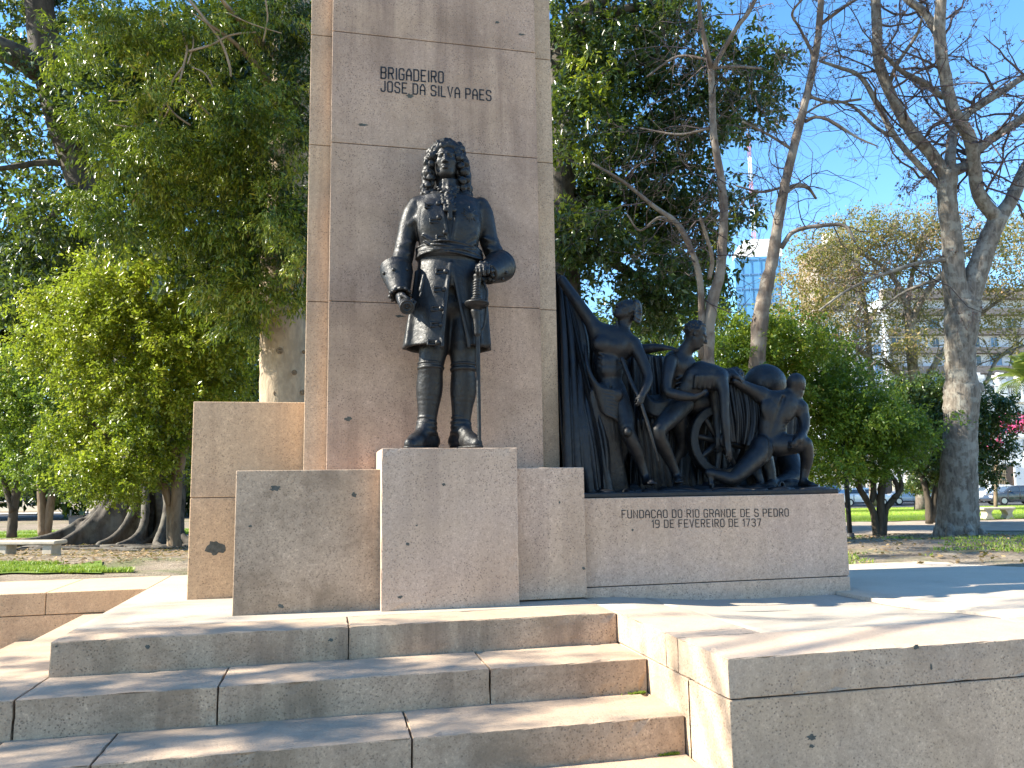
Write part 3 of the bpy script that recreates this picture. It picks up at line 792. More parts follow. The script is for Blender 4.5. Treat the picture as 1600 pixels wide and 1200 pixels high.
# ruffles
for name, c, r, ax in (('wrist_ruffle', st(625, 460, .165), .072, (st(625, 455, .2) - st(620, 426, .3))), ('wrist_ruffle', st(757, 424, .12), .07, (st(764, 426, .17) - st(779, 415, .3)))):
    rf = Sculpt(); B = basis(ax, (0, .3, 1)); rng = random.Random(5)
    for i in range(22):
        a = i / 22 * 2 * math.pi; rr = r * (1 + .14 * (-1) ** i)
        rf.ell(c + (B[:, 0] * math.cos(a) + B[:, 2] * math.sin(a)) * rr + B[:, 1] * .008 * (-1) ** i, (.017, .017, .017), .012)
    rf.torus(c, r * .95, .014, .01, B[:, 1])
    rf.mesh(name, M_BRONZE, stat, 0.005)
# body: head, neck, core, legs, hands in one continuous surface
bd = Sculpt()
HS = 60 / PXS
hc = st(697, 253, .31)
head(bd, hc, (-.2, -1, -.02), (0, 0.02, 1), HS, None)
bd.chain([(*(hc + np.array([0.0, .05, -.42 * HS])), .085), str_(700, 300, .35, .09), str_(701, 325, .36, .14), str_(702, 360, .34, .15), str_(702, 400, .34, .15), str_(701, 450, .36, .15)], 0.05)
# right leg (viewer left)
def leg(hip, knee, calf, ankle, rk, rc, ra):
    bd.chain([(*hip, .135), (*((np.array(hip) + knee) / 2 + [0, -.01, 0]), .125), (*knee, rk)], 0.03, 'u', 3)
    bd.chain([(*knee, rk), (*calf, rc), (*((np.array(calf) + ankle) / 2), (rc + ra) / 2 * .97), (*ankle, ra)], 0.02, 'u', 4)
bd.cone(st(682, 480, .36), st(722, 480, .36), .15, .15, .05)
leg(st(684, 500, .36), st(673, 574, .31), st(671, 607, .345), st(667, 668, .35), .1, .108, .066)
leg(st(722, 500, .36), st(724, 576, .3), st(724, 609, .33), st(720, 668, .34), .095, .102, .061)
# upper arms run inside the sleeves to the hands
bd.chain([str_(660, 328, .36, .07), str_(636, 380, .38, .06), str_(624, 428, .3, .05), str_(626, 463, .15, .042)], 0.03)
bd.chain([str_(746, 328, .36, .07), str_(770, 380, .38, .06), str_(778, 408, .33, .05), str_(757, 424, .12, .042)], 0.03)
hand(bd, st(626, 463, .15), (.10, -.55, -.75), (.75, -.35, .2), .29, 0.95, 1, .1, .8)
hand(bd, st(754, 424, .13), (-.18, -.9, .12), (-.05, -.3, -1), .27, .75, 1, .1, .6)
bd.mesh('body', M_BRONZE, stat, 0.0068)
# boots over the legs
def boot(knee, calf, ankle, toe, heelback, rk, rc, ra, L):
    b = Sculpt(); k2 = np.array(knee) + (np.array(calf) - knee) * .12
    b.chain([(*k2, rk + .006), (*calf, rc + .01), (*((np.array(calf) + ankle) / 2), (rc + ra) / 2 + .008), (*ankle, ra + .012)], 0.015, 'u', 4)
    kn = np.array(knee, float)
    b.torus(kn + [0, 0, -.01], rk * 1.02, .018, .008, (0, .05, 1)); b.torus(kn + [0, 0, .03], rk * 1.04, .013, .006, (0, .05, 1))
    an = np.array(ankle, float); z0 = PED_H
    for dz, rr in ((.035, .017), (.0, .016), (-.045, .016), (.075, .011)): b.torus(an + [0, 0, dz], ra + .012, rr, .008, (0.06, .1, 1))
    d = np.array(toe, float) - an; d[2] = 0; d /= np.linalg.norm(d)
    heel = np.array([an[0], an[1], z0 + .07]) - d * .06; ball = np.array([an[0], an[1], z0 + .055]) + d * L * .5; tip = np.array([an[0], an[1], z0 + .045]) + d * L * .76
    b.cone(an, heel, ra, .072, .03); b.cone(an + d * .02, ball, ra * .9, .058, .05); b.cone(heel, ball, .066, .066, .03); b.cone(ball, tip, .062, .038, .03)
    lat = np.array([d[1], -d[0], 0])
    for o in (-.02, .02): b.cone(ball + lat * o - [0, 0, .03], tip + lat * o * .6 - [0, 0, .02], .046, .03, .02)
    b.add(lambda X, Y, Z: Z - z0, (an[0] - .6, an[1] - .6, z0 - .2), (an[0] + .6, an[1] + .6, z0 + .0), 0.004, 's')
    sole = Sculpt()
    o = b.mesh('boot', M_BRONZE, stat, 0.0068)
    s2 = Sculpt(); s2.cone(np.array([heel[0], heel[1], z0 + .012]), np.array([ball[0], ball[1], z0 + .012]), .072, .076, .02); s2.cone(np.array([ball[0], ball[1], z0 + .012]), np.array([tip[0], tip[1], z0 + .012]), .076, .048, .02)
    s2.add(lambda X, Y, Z: -(Z - z0 - .022), (an[0] - .6, an[1] - .6, z0), (an[0] + .6, an[1] + .6, z0 + .3), 0.004, 's'); s2.add(lambda X, Y, Z: Z - z0, (an[0] - .6, an[1] - .6, z0 - .2), (an[0] + .6, an[1] + .6, z0), 0.004, 's')
    s2.mesh('sole', M_BRONZE, o, 0.0068)
boot(st(673, 574, .31), st(671, 607, .345), st(667, 668, .34), st(640, 690, .15), 0, .093, .100, .058, .33)
boot(st(724, 576, .3), st(724, 609, .33), st(720, 668, .33), st(742, 690, .13), 0, .093, .100, .059, .33)
# waistcoat seen in the coat opening
wc = Sculpt(); wc.loft([(z, cx, cy, rx * .66, ry * .74) for z, cx, cy, rx, ry in rows if rows[7][0] <= z <= rows[2][0]], 0.02, fold=0.006, nf=5)
wc.mesh('waistcoat', M_BRONZE, stat, 0.011)
# cravat ruffles and the hanging cross
cr = Sculpt(); rng = random.Random(3)
for i in range(95):
    t = rng.random(); v = 292 + 36 * t; hw = 15 * (1 - t) + 5
    u = 701 + rng.uniform(-1, 1) * hw
    cr.ell(st(u, v, .235 - .13 * t + .003 * abs(u - 701) + rng.uniform(-.01, .01)), (rng.uniform(.012, .026), .028, rng.uniform(.008, .014)), .005)
cr.loft([(st(701, v)[2], st(701, v)[0], cy, rx, ry) for v, cy, rx, ry in ((286, .335, .1, .11), (294, .335, .105, .11), (302, .33, .1, .11))], .015, fold=.004, nf=14)
cr.chain([str_(701, 299, .27, .05), str_(702, 318, .17, .03), str_(703, 334, .135, .012)], .02)
cv = cr.mesh('cravat', M_BRONZE, stat, 0.006)
cx = Sculpt(); Yx = .062
cx.rbox(st(703, 331, Yx), (.018, .012, .055), .004, .004); cx.rbox(st(703, 327.5, Yx), (.042, .012, .016), .004, .004); cx.torus(st(703, 318.5, Yx + .004), .012, .005, .003)
for du, dv in ((-7, -3.5), (7, -3.5), (0, 10)): cx.ell(st(703 + du, 331 + dv, Yx), (.02, .011, .018), .004)
cx.mesh('cross_pendant', M_BRONZE, stat, 0.004)
# embroidered star on the breast
Y0 = surf_y(733, 334); sr_ = Sculpt()
for i in range(16):
    a = i * math.pi / 8; p = st(734, 334, Y0); q = p + np.array([math.cos(a), 0.0, math.sin(a)]) * (.055 if i % 2 else .07)
    q[1] = surf_y(734 + math.cos(a) * 11, 334 - math.sin(a) * 11); sr_.cone(p, q, .012, .006, .004)
sr_.ell(st(734, 334, Y0), (.03, .014, .03), .005)
sr_.mesh('breast_star', M_BRONZE, coat_o, 0.005)
# wig
wg = Sculpt(); rng = random.Random(11)
wg.ell(hc + np.array([.01, .07, .08]), (.155, .13, .155), .03); wg.chain([str_(672, 250, .37, .05), str_(669, 275, .38, .06), str_(668, 296, .36, .05)], .03); wg.chain([str_(722, 250, .37, .05), str_(726, 275, .38, .06), str_(727, 297, .36, .05)], .03)
wg.cone(hc + np.array([0, .16, .02]), st(700, 300, .5), .13, .11, .04)
def curl(u, v, Y, r):
    c = st(u, v, Y); a = rng.uniform(0, 6.28)
    wg.ell(c, (r, r, r * .9), .008); wg.torus(c + np.array([0, -r * .35, 0]), r * .7, r * .36, .005, (math.cos(a) * .5, -1, math.sin(a) * .5))
for sd, edge in ((-1, ((679, 236), (675, 246), (673.5, 257), (672, 268), (671, 279), (669.5, 290), (669, 300))), (1, ((715, 236), (719, 247), (720.5, 258), (722, 269), (723, 281), (725, 292), (725.5, 302)))):
    for (u, v) in edge:
        for o in (-5.5, 0, 5.5):
            curl(u + o + rng.uniform(-1.5, 1.5), v + rng.uniform(-2.5, 2.5), .27 + .05 * abs(o) / 5 + rng.uniform(-.02, .03), rng.uniform(.026, .036))
        curl(u - sd * -7 + rng.uniform(-1, 1), v + 4, .38, .034)
for i in range(13):
    a = math.pi * (0.02 + .96 * i / 12)
    for rr, yy in ((27, .27), (21, .235)):
        curl(697 + math.cos(a) * rr * (.85 if rr > 25 else .9) + rng.uniform(-1, 1), 247 - math.sin(a) * rr * .95 + rng.uniform(-1, 1), yy + .02 * abs(math.cos(a)) + rng.uniform(-.01, .02), rng.uniform(.024, .033))
for i in range(30): curl(697 + rng.uniform(-24, 24), 226 + rng.uniform(0, 26), .43 + rng.uniform(0, .05), .034)
wg.mesh('wig', M_BRONZE, stat, 0.0056)
# scroll in the right hand
sc_ = Sculpt(); a, b = st(636, 480, -.05), st(631, 468, .26)
sc_.cone(a, b, .056, .052, .004); ax = (a - b) / np.linalg.norm(a - b)
sc_.add(lambda X, Y, Z: -((X - a[0]) * ax[0] + (Y - a[1]) * ax[1] + (Z - a[2]) * ax[2] - .0), a - .1, a + .1, .003, 's')
sc_.torus(a, .032, .010, .003, ax); sc_.torus(a, .051, .008, .003, ax); sc_.ell(a, (.012, .012, .012), .003)
sc_.mesh('scroll', M_BRONZE, stat, 0.0045)
# sword: scabbard standing on the ledge, hilt under the left hand
YB = .075
sw = Sculpt(); tip = st(749.3, 694, YB); tip[2] = PED_H + .004
sw.chain([(*tip, .015), str_(747.5, 600, YB, .017), str_(746, 520, YB, .02)], .004); sw.chain([str_(745.5, 521, YB, .03), str_(744.5, 500, YB, .032), str_(743, 487, YB, .04)], .01); sw.ell(tip + np.array([0, 0, .02]), (.02, .02, .022), .005)
swo = sw.mesh('sword', M_BRONZE, stat, 0.005)
gr = Sculpt(); gr.cone(st(744, 470, YB), st(746, 437, YB), .026, .03, .004)
for v in range(440, 470, 4): gr.torus(st(745 - (v - 440) * .03, v, YB), .026, .008, .004, (0, 0, 1))
gr.ell(st(746, 432, YB), (.035, .035, .03), .01); gr.mesh('grip', M_BRONZE, swo, 0.0045)
gd = Sculpt(); c = st(745, 474, YB); gd.ell(c, (.1, .085, .05), .01); gd.add(lambda X, Y, Z: -(Z - c[2] - .004), c - .2, c + .2, .004, 's'); gd.torus(c + np.array([0, 0, .004]), .088, .011, .005, (0, 0, 1))
gd.cone(st(744, 476, YB), st(743, 490, YB), .05, .03, .02); gd.ell(st(744, 467, YB), (.045, .04, .018), .01)
gd.mesh('hand_guard', M_BRONZE, swo, 0.005)
kb = Sculpt(); kb.chain([str_(756, 442, .09, .01), str_(761, 455, .085, .011), str_(760, 472, .08, .012), str_(759.5, 490, .08, .011), str_(756, 510, .08, .009), str_(748, 520, .075, .009)], .004, 'u', 5); kb.mesh('knuckle_bow', M_BRONZE, swo, 0.0045)
# ------------------------------------------------------------------ bronze relief group on the long plinth
def z3(x, y, Y): return at(860 + x * 0.3, 420 + y * 0.3, Y + .15)
def zr(x, y, Y, r): return (*z3(x, y, Y), r)
rel = empty('bronze_relief_group', (2.9, 0.8, PLH), 'dark bronze group of struggling nude figures, drapery and cannon wheel, right of the shaft', 'sculpture')
bm = bmesh.new(); bm_box(bm, 1.668, PLX - .03, PLY + .03, 1.28, PLH - .006, PLH + .042, .012)
base_o = from_bm('base_slab', bm, M_BRONZE2, rel)
def cloth(name, left, right, nf, amp, seed=0, thick=.02, n=(90, 70), parent=rel, sw=1.0, mat=None, bulge=0.0, vgrow=.6):
    """hanging cloth between two edge curves, folds pushed out towards the viewer"""
    L = spline(left, 12); Rr = spline(right, 12); m, k = n
    ti = np.linspace(0, 1, m)
    def res(P): s_ = np.linspace(0, 1, len(P)); return np.stack([np.interp(ti, s_, P[:, i]) for i in range(3)], 1)
    L, Rr = res(L), res(Rr); u = np.linspace(0, 1, k)[None, :, None]
    P = L[:, None] * (1 - u) + Rr[:, None] * u
    rng = random.Random(seed); U, V = np.meshgrid(u.ravel(), ti); ph = rng.uniform(0, 6)
    w = U + .06 * np.sin(3.1 * V + ph) + .035 * np.sin(9 * U + ph * 2)
    f = np.abs(np.sin(math.pi * nf * w + ph)) ** .75 + .45 * np.sin(2 * math.pi * nf * .37 * w + 2 * V + ph) + .25 * np.sin(2 * math.pi * nf * 1.7 * w - 1.5 * V)
    f = f * (1 - vgrow + vgrow * V)
    P[:, :, 1] -= amp * f + bulge * np.sin(math.pi * U) * np.sin(math.pi * np.clip(V * 1.1, 0, 1))
    P[:, :, 0] += amp * .5 * np.cos(math.pi * nf * w + ph) * V
    B = P.copy(); B[:, :, 1] += thick
    idx = np.arange(m * k).reshape(m, k); q = np.stack([idx[:-1, :-1], idx[1:, :-1], idx[1:, 1:], idx[:-1, 1:]], -1).reshape(-1, 4)
    per = np.array(list(idx[0, :]) + list(idx[1:, -1]) + list(idx[-1, ::-1][1:]) + list(idx[::-1, 0][1:]))
    sd = np.stack([per[:-1], per[1:], per[1:] + m * k, per[:-1] + m * k], -1)
    return from_np(name, np.vstack([P.reshape(-1, 3), B.reshape(-1, 3)]), np.vstack([q, q[:, ::-1] + m * k, sd]), mat or M_BRONZE2, parent, True)
ZB = 1165   # ground line in the 3.33x crop
def backing(name, top, bot, amp, nf, seed, thick=.05, n=(60, 200)):
    """cloth hung from a top line down to a bottom line"""
    T_ = spline(top, 12); B_ = spline(bot, 12); m, k = n; s_ = np.linspace(0, 1, k)
    def res(P): q = np.r_[0, np.cumsum(np.linalg.norm(np.diff(P, axis=0), axis=1))]; q /= q[-1]; return np.stack([np.interp(s_, q, P[:, i]) for i in range(3)], 1)
    T_, B_ = res(T_), res(B_); v = np.linspace(0, 1, m)[:, None, None]; P = T_[None] * (1 - v) + B_[None] * v
    U, V = np.meshgrid(s_, v.ravel()); ph = seed
    f = np.abs(np.sin(math.pi * nf * (U + .05 * np.sin(4 * V + ph) * V) + ph)) ** .7 + .5 * np.sin(2 * math.pi * nf * .31 * U + 2.5 * V + ph)
    P[:, :, 1] -= amp * f * (.25 + .75 * V)
    B = P.copy(); B[:, :, 1] += thick + amp
    idx = np.arange(m * k).reshape(m, k); q = np.stack([idx[:-1, :-1], idx[1:, :-1], idx[1:, 1:], idx[:-1, 1:]], -1).reshape(-1, 4)
    per = np.array(list(idx[0, :]) + list(idx[1:, -1]) + list(idx[-1, ::-1][1:]) + list(idx[::-1, 0][1:])); sd = np.stack([per[:-1], per[1:], per[1:] + m * k, per[:-1] + m * k], -1)
    return from_np(name, np.vstack([P.reshape(-1, 3), B.reshape(-1, 3)]), np.vstack([q, q[:, ::-1] + m * k, sd]), M_BRONZE2, rel, True)
backing('drapery', [z3(20, 10, 1.08), z3(110, 130, 1.06), z3(215, 300, 1.05), z3(330, 380, 1.05), z3(470, 440, 1.05), z3(650, 470, 1.05), z3(760, 560, 1.05), z3(900, 570, 1.05), z3(1090, 640, 1.05), z3(1200, 700, 1.06), z3(1300, 760, 1.07)],
        [z3(40, 1165, 1.0), z3(400, 1165, 1.0), z3(900, 1165, 1.0), z3(1320, 1165, 1.0)], .08, 15, 1.0)
# standing figure with raised arm and pole
A = Sculpt()
head(A, z3(392, 218, .60), (-.80, -.30, .62), (.62, 0, .78), .235, 'cap', 2)
A.cone(z3(400, 255, .62), z3(358, 340, .64), .06, .075, .04)
A.ell(z3(300, 385, .64), (.17, .11, .17), .05); A.ell(z3(365, 395, .62), (.14, .11, .16), .05); A.cone(z3(235, 320, .66), z3(425, 395, .58), .075, .075, .05)
A.ell(z3(268, 392, .56), (.085, .05, .07), .04); A.ell(z3(350, 405, .545), (.08, .05, .07), .04)
A.ell(z3(305, 520, .62), (.135, .095, .17), .06); A.ell(z3(318, 640, .62), (.14, .11, .13), .06)
for zx, zy in ((285, 480), (325, 482), (288, 530), (326, 532)): A.ell(z3(zx, zy, .555), (.042, .026, .042), .03)
A.chain([zr(235, 310, .66, .07), zr(140, 175, .7, .055), zr(60, 60, .78, .045)], .04)
A.chain([zr(432, 395, .56, .068), zr(470, 460, .5, .056), zr(508, 560, .43, .047), zr(500, 610, .39, .045), zr(474, 665, .34, .03)], .03, 'u', 3)
hand(A, z3(476, 660, .34), (-.25, -.15, -.8), (-.2, .9, -.1), .155, .95, -1, .1, .9)
A.chain([zr(350, 680, .58, .105), zr(385, 770, .5, .09), zr(402, 850, .43, .066), zr(440, 930, .46, .066), zr(470, 1010, .49, .05), zr(498, 1090, .48, .036)], .03, 'u', 3)
foot(A, z3(500, 1092, .47), z3(540, 1150, .3), .21)
A.chain([zr(318, 690, .66, .1), zr(350, 820, .72, .085), zr(372, 930, .74, .066), zr(350, 1010, .76, .06), zr(315, 1090, .76, .037)], .03, 'u', 3)
foot(A, z3(312, 1095, .74), z3(275, 1150, .6), .21)
A.chain([zr(300, 430, .50, .007), zr(305, 520, .51, .007), zr(315, 620, .53, .007)], .02, 's', 3)
A.chain([zr(235, 560, .60, .012), zr(270, 640, .52, .012), zr(315, 690, .5, .01), zr(365, 640, .52, .012)], .02, 's', 4)
for k in range(4): A.cone(z3(250, 440 + k * 22, .58), z3(275, 452 + k * 22, .545), .010, .008, .015)
for k in range(4): A.cone(z3(385, 440 + k * 22, .58), z3(360, 455 + k * 22, .545), .010, .008, .015)
A.cone(z3(345, 335, .58), z3(260, 330, .58), .014, .012, .02); A.cone(z3(372, 345, .56), z3(428, 380, .54), .014, .012, .02)
A.ell(z3(402, 850, .37), (.035, .03, .04), .02); A.cone(z3(345, 275, .57), z3(352, 330, .565), .012, .014, .02)
for k in range(26): A.chain([zr(440 + 3 * math.sin(k), 165 + k * 4.2, .53 + .01 * math.sin(k * 2), .012), zr(470 - abs(k - 13) * 1.0, 170 + k * 4.4, .57 + .03 * math.sin(k * 1.7), .014), zr(470, 190 + k * 3, .66, .012)], .006)
A.mesh('figure', M_BRONZE2, rel, .0085)['label'] = 'standing bronze man leaning back, head turned up, gripping a curved pole'
po = Sculpt(); po.chain([zr(372, 470, .5, .02), zr(420, 590, .42, .02), zr(468, 690, .34, .017), (*z3(520, 850, .31), .014), zr(562, 1000, .34, .01)], .004, 'u', 6); po.mesh('pole', M_BRONZE2, rel, .006)
# great flag and skirts
cloth('flag', [z3(22, 20, .95), z3(30, 400, .86), z3(44, 800, .72), z3(58, 1060, .62), z3(62, 1160, .62)], [z3(75, 60, .95), z3(215, 300, .84), z3(210, 560, .80), z3(190, 900, .72), z3(330, 1158, .68)], 4, .075, 3, .02, (110, 90), bulge=.05)
cloth('flag', [z3(30, 20, 1.0), z3(110, 560, .7), z3(150, 900, .55), z3(190, 1158, .5)], [z3(60, 40, 1.0), z3(190, 560, .66), z3(290, 880, .52), z3(300, 1160, .5)], 3, .07, 9, .02, (90, 60), bulge=.04)
D = Sculpt()
for k in range(8):
    o = k * 22
    D.chain([zr(180 + o * .2, 400 + o, .64, .012), zr(196 + o * .3, 520 + o, .53, .019), zr(255 + o * .2, 618 + o * .85, .46, .022), zr(338, 640 + o * .9, .46, .019), zr(356 + k * 2, 670 + o, .5, .012)], .005, 'u', 6)
D.ell(z3(352, 655, .47), (.05, .045, .06), .02)
for k in range(6):
    D.chain([zr(215 + k * 22, 640 + k * 16, .52, .02), zr(232 + k * 22, 800, .53, .03), zr(262 + k * 19, 980, .58, .034), zr(300 + k * 16, 1158, .62, .04)], .012, 'u', 5)
D.ell(z3(275, 700, .6), (.17, .1, .2), .05); D.cone(z3(270, 780, .64), z3(330, 1150, .72), .12, .14, .05)
D.mesh('loincloth', M_BRONZE2, rel, .0085)
W_ = Sculpt()
for k, (x0, y0, x1, x2, x3) in enumerate(((48, 60, 70, 88, 96), (70, 90, 110, 130, 150), (95, 150, 150, 165, 205), (125, 210, 172, 205, 262), (150, 260, 188, 235, 305), (168, 330, 178, 180, 215))):
    W_.chain([zr(x0, y0, .93, .02), zr(x1, y0 + 300, .72, .032), zr(x2, 800, .54, .038), zr(x3, 1160, .48, .045)], .012, 'u', 7)
W_.mesh('drapery', M_BRONZE2, rel, .009)
cloth('drapery', [z3(425, 440, .96), z3(420, 800, .92), z3(400, 1160, .86)], [z3(660, 470, .98), z3(700, 800, .92), z3(720, 1160, .86)], 7, .05, 5, .02, (80, 80))
E2 = Sculpt()
for k in range(5): E2.chain([zr(480, 600 + k * 22, .74, .016), zr(520, 690 + k * 14, .62, .022), zr(590, 700 + k * 16, .56, .022), zr(660, 660 + k * 18, .56, .016)], .007, 'u', 5)
for k in range(5): E2.chain([zr(455 + k * 26, 790, .66, .02), zr(470 + k * 30, 960, .7, .03), zr(480 + k * 36, 1158, .74, .035)], .01, 'u', 4)
E2.ell(z3(560, 720, .72), (.2, .1, .12), .05)
E2.mesh('drapery', M_BRONZE2, rel, .009)
# arm reaching from behind onto the next man's shoulder
ra_ = Sculpt(); ra_.chain([zr(400, 430, .74, .055), zr(480, 420, .68, .05), zr(545, 412, .6, .042), zr(592, 412, .52, .028)], .03, 'u', 3)
hand(ra_, z3(590, 412, .52), (1, -.12, -.02), (0, .5, -.9), .16, .22, 1, .1, .2); ra_.mesh('reaching_arm', M_BRONZE2, rel, .0065)
# stooping man
Bf = Sculpt()
head(Bf, z3(756, 345, .50), (.78, -.30, -.38), (.34, -.12, .93), .255, 'curly', 4)
Bf.cone(z3(728, 392, .54), z3(675, 470, .6), .065, .08, .05)
Bf.ell(z3(668, 530, .62), (.135, .12, .165), .05); Bf.ell(z3(690, 505, .52), (.07, .04, .06), .03); [Bf.cone(z3(690 + 8 * k, 560 + 24 * k, .52), z3(655, 575 + 24 * k, .5), .008, .012, .02) for k in range(3)]; Bf.cone(z3(640, 470, .6), z3(720, 500, .58), .08, .07, .05)
Bf.ell(z3(640, 620, .68), (.13, .11, .15), .05); Bf.ell(z3(635, 700, .7), (.14, .12, .13), .05)
Bf.chain([zr(625, 480, .52, .068), zr(612, 550, .46, .058), zr(606, 632, .41, .045), zr(650, 655, .37, .05), zr(700, 665, .35, .044), zr(755, 668, .33, .029)], .028, 'u', 3)
hand(Bf, z3(752, 668, .33), (.93, -.1, .28), (-.1, .5, .85), .16, .3, -1, .12, .3)
Bf.chain([zr(690, 705, .60, .1), zr(630, 770, .48, .094), zr(562, 845, .38, .068), zr(585, 920, .43, .066), zr(625, 1000, .48, .05), zr(660, 1080, .5, .037)], .03, 'u', 3)
foot(Bf, z3(662, 1085, .49), z3(675, 1150, .3), .21)
Bf.chain([zr(650, 720, .74, .1), zr(690, 900, .84, .07), zr(650, 1010, .9, .058), zr(625, 1100, .9, .04)], .03, 'u', 3)
Bf.mesh('figure', M_BRONZE2, rel, .0085)['label'] = 'stooping bronze man with curly hair lifting the fallen man'
# fallen man carried over the gun
Cf = Sculpt(); Bc = basis((.97, -.1, .18), (0, 0, 1))
Cf.ell(z3(815, 568, .50), (.115, .23, .13), .05, basis((1, 0, -.05), (0, 0, 1))); Cf.ell(z3(730, 615, .56), (.11, .17, .115), .06, basis((1, .1, .45), (0, 0, 1)))
Cf.chain([zr(720, 640, .58, .11), zr(640, 690, .66, .1), zr(600, 780, .78, .07)], .05)
Cf.cone(z3(780, 520, .52), z3(880, 565, .46), .07, .075, .05)
for k in range(4): Cf.cone(z3(760 + k * 24, 560, .40), z3(752 + k * 26, 620, .42), .014, .012, .03)
Cf.chain([zr(882, 578, .42, .075), zr(903, 650, .37, .052), zr(906, 750, .35, .043), zr(912, 820, .345, .042), zr(922, 915, .34, .028)], .03, 'u', 3)
hand(Cf, z3(922, 910, .34), (.12, -.08, -1), (-.4, .8, 0), .18, .22, 1, .14, .25)
head(Cf, z3(955, 575, .62), (.45, -.2, -.86), (.85, 0, .5), .22, 'curly', 8); Cf.cone(z3(890, 560, .55), z3(945, 565, .6), .06, .055, .05)
Cf.chain([zr(905, 545, .62, .05), zr(945, 545, .52, .042), zr(965, 560, .47, .03)], .03); hand(Cf, z3(950, 552, .49), (.85, -.25, -.42), (-.2, .6, -.7), .17, .4, 1, .12, .3)
Cf.chain([zr(850, 640, .66, .05), zr(865, 760, .66, .043), zr(872, 880, .62, .03)], .03); hand(Cf, z3(872, 875, .62), (.05, -.1, -1), (-.3, .8, 0), .17, .3, 1, .12, .3)
Cf.mesh('figure', M_BRONZE2, rel, .008)['label'] = 'limp bronze man draped over the gun with one arm hanging down'
# kneeling man seen from behind
Df = Sculpt()
head(Df, z3(1280, 618, .47), (.72, .62, -.30), (.25, .05, 1), .245, 'cap', 6)
Df.cone(z3(1258, 655, .48), z3(1215, 680, .5), .07, .08, .05)
Df.ell(z3(1190, 725, .5), (.165, .105, .15), .06); Df.cone(z3(1100, 660, .52), z3(1298, 725, .46), .075, .07, .06); Df.ell(z3(1155, 830, .5), (.14, .095, .19), .07)
Df.ell(z3(1130, 735, .445), (.06, .035, .09), .05, basis((.2, 1, 0), (-.35, 0, 1))); Df.ell(z3(1245, 745, .425), (.06, .035, .09), .05, basis((-.2, 1, 0), (.35, 0, 1)))
Df.ell(z3(1098, 925, .46), (.10, .10, .10), .025); Df.ell(z3(1190, 922, .46), (.095, .10, .10), .025); Df.ell(z3(1145, 905, .52), (.14, .1, .12), .05)
Df.chain([zr(1215, 670, .41, .016), zr(1195, 740, .39, .018), zr(1165, 820, .395, .018), zr(1148, 880, .40, .018)], .025, 's', 5)
for k in range(4): Df.cone(z3(1238 - k * 6, 800 + k * 22, .42), z3(1212 - k * 6, 812 + k * 22, .40), .008, .006, .015, 's')
Df.chain([zr(1092, 655, .52, .075), zr(1030, 622, .52, .058), zr(985, 598, .5, .045), zr(960, 585, .48, .03)], .04, 'u', 3)
Df.chain([zr(1302, 725, .46, .066), zr(1322, 790, .42, .052), zr(1318, 845, .38, .043), zr(1290, 890, .3, .035)], .03, 'u', 3); hand(Df, z3(1290, 888, .3), (-.5, -.1, -.5), (-.2, .8, 0), .15, .7, 1, .1, .5)
Df.chain([zr(1195, 915, .47, .105), zr(1265, 915, .40, .092), zr(1325, 912, .35, .068), zr(1335, 985, .40, .06), zr(1328, 1040, .43, .046), zr(1318, 1105, .43, .034)], .03, 'u', 3)
foot(Df, z3(1318, 1105, .43), z3(1375, 1150, .3), .2)
Df.chain([zr(1095, 955, .45, .105), zr(1020, 1030, .40, .085), zr(952, 1092, .36, .062), zr(900, 1085, .38, .058), zr(825, 1062, .40, .036)], .03, 'u', 3)
foot(Df, z3(826, 1066, .40), z3(795, 1150, .36), .18, (-.93, 0, .25))
Df.chain([zr(1147, 870, .40, .016), zr(1145, 925, .375, .026), zr(1141, 985, .375, .032)], .02, 's', 4)
Df.mesh('figure', M_BRONZE2, rel, .008)['label'] = 'kneeling bronze man seen from behind, bowed over his raised knee'
# bare legs of a man lying behind the kneeling one
Ff = Sculpt(); Ff.chain([zr(1110, 960, .72, .08), zr(1140, 1050, .68, .06), zr(1150, 1130, .66, .05)], .03, 'u', 3); Ff.chain([zr(1030, 1010, .74, .06), zr(1070, 1060, .66, .05), zr(1095, 1115, .62, .036)], .03, 'u', 3); foot(Ff, z3(1092, 1118, .62), z3(1060, 1150, .45), .19)
Ff.chain([zr(1150, 1130, .66, .05), zr(1260, 1090, .8, .1), zr(1240, 1000, .95, .12)], .04, 'u', 3)
Ff.mesh('figure', M_BRONZE2, rel, .009)['label'] = 'fallen bronze man mostly hidden behind the kneeling man'
# cannon wheel, barrel, fringe, boulder, littered ground
WC = z3(882, 900, .70); wax = np.array([.12, -1, 0.05])
bmw = bmesh.new(); Bw = basis(wax, (0, 0, 1)); nseg = 48; prof = ((.345, -.05), (.345, .05), (.262, .05), (.262, -.05)); ring = []
for i in range(nseg):
    a = 2 * math.pi * i / nseg; e = Bw[:, 0] * math.cos(a) + Bw[:, 2] * math.sin(a)
    ring.append([bmw.verts.new(WC + e * r + Bw[:, 1] * o) for r, o in prof])
for i in range(nseg):
    for j in range(4): bmw.faces.new((ring[i][j], ring[(i + 1) % nseg][j], ring[(i + 1) % nseg][(j + 1) % 4], ring[i][(j + 1) % 4]))
bmesh.ops.bevel(bmw, geom=[e for e in bmw.edges if abs((e.verts[0].co - e.verts[1].co).length - 2 * math.pi * .345 / nseg) < .02 and True][:], offset=.008, segments=1, affect='EDGES')
whl = from_bm('cannon_wheel', bmw, M_BRONZE2, rel)
for i in range(8):
    a = 2 * math.pi * i / 8 + .2; e = Bw[:, 0] * math.cos(a) + Bw[:, 2] * math.sin(a)
    sp = Sculpt(); sp.cone(WC + e * .07, WC + e * .275, .034, .026, .01); sp.mesh('spoke', M_BRONZE2, whl, .009)
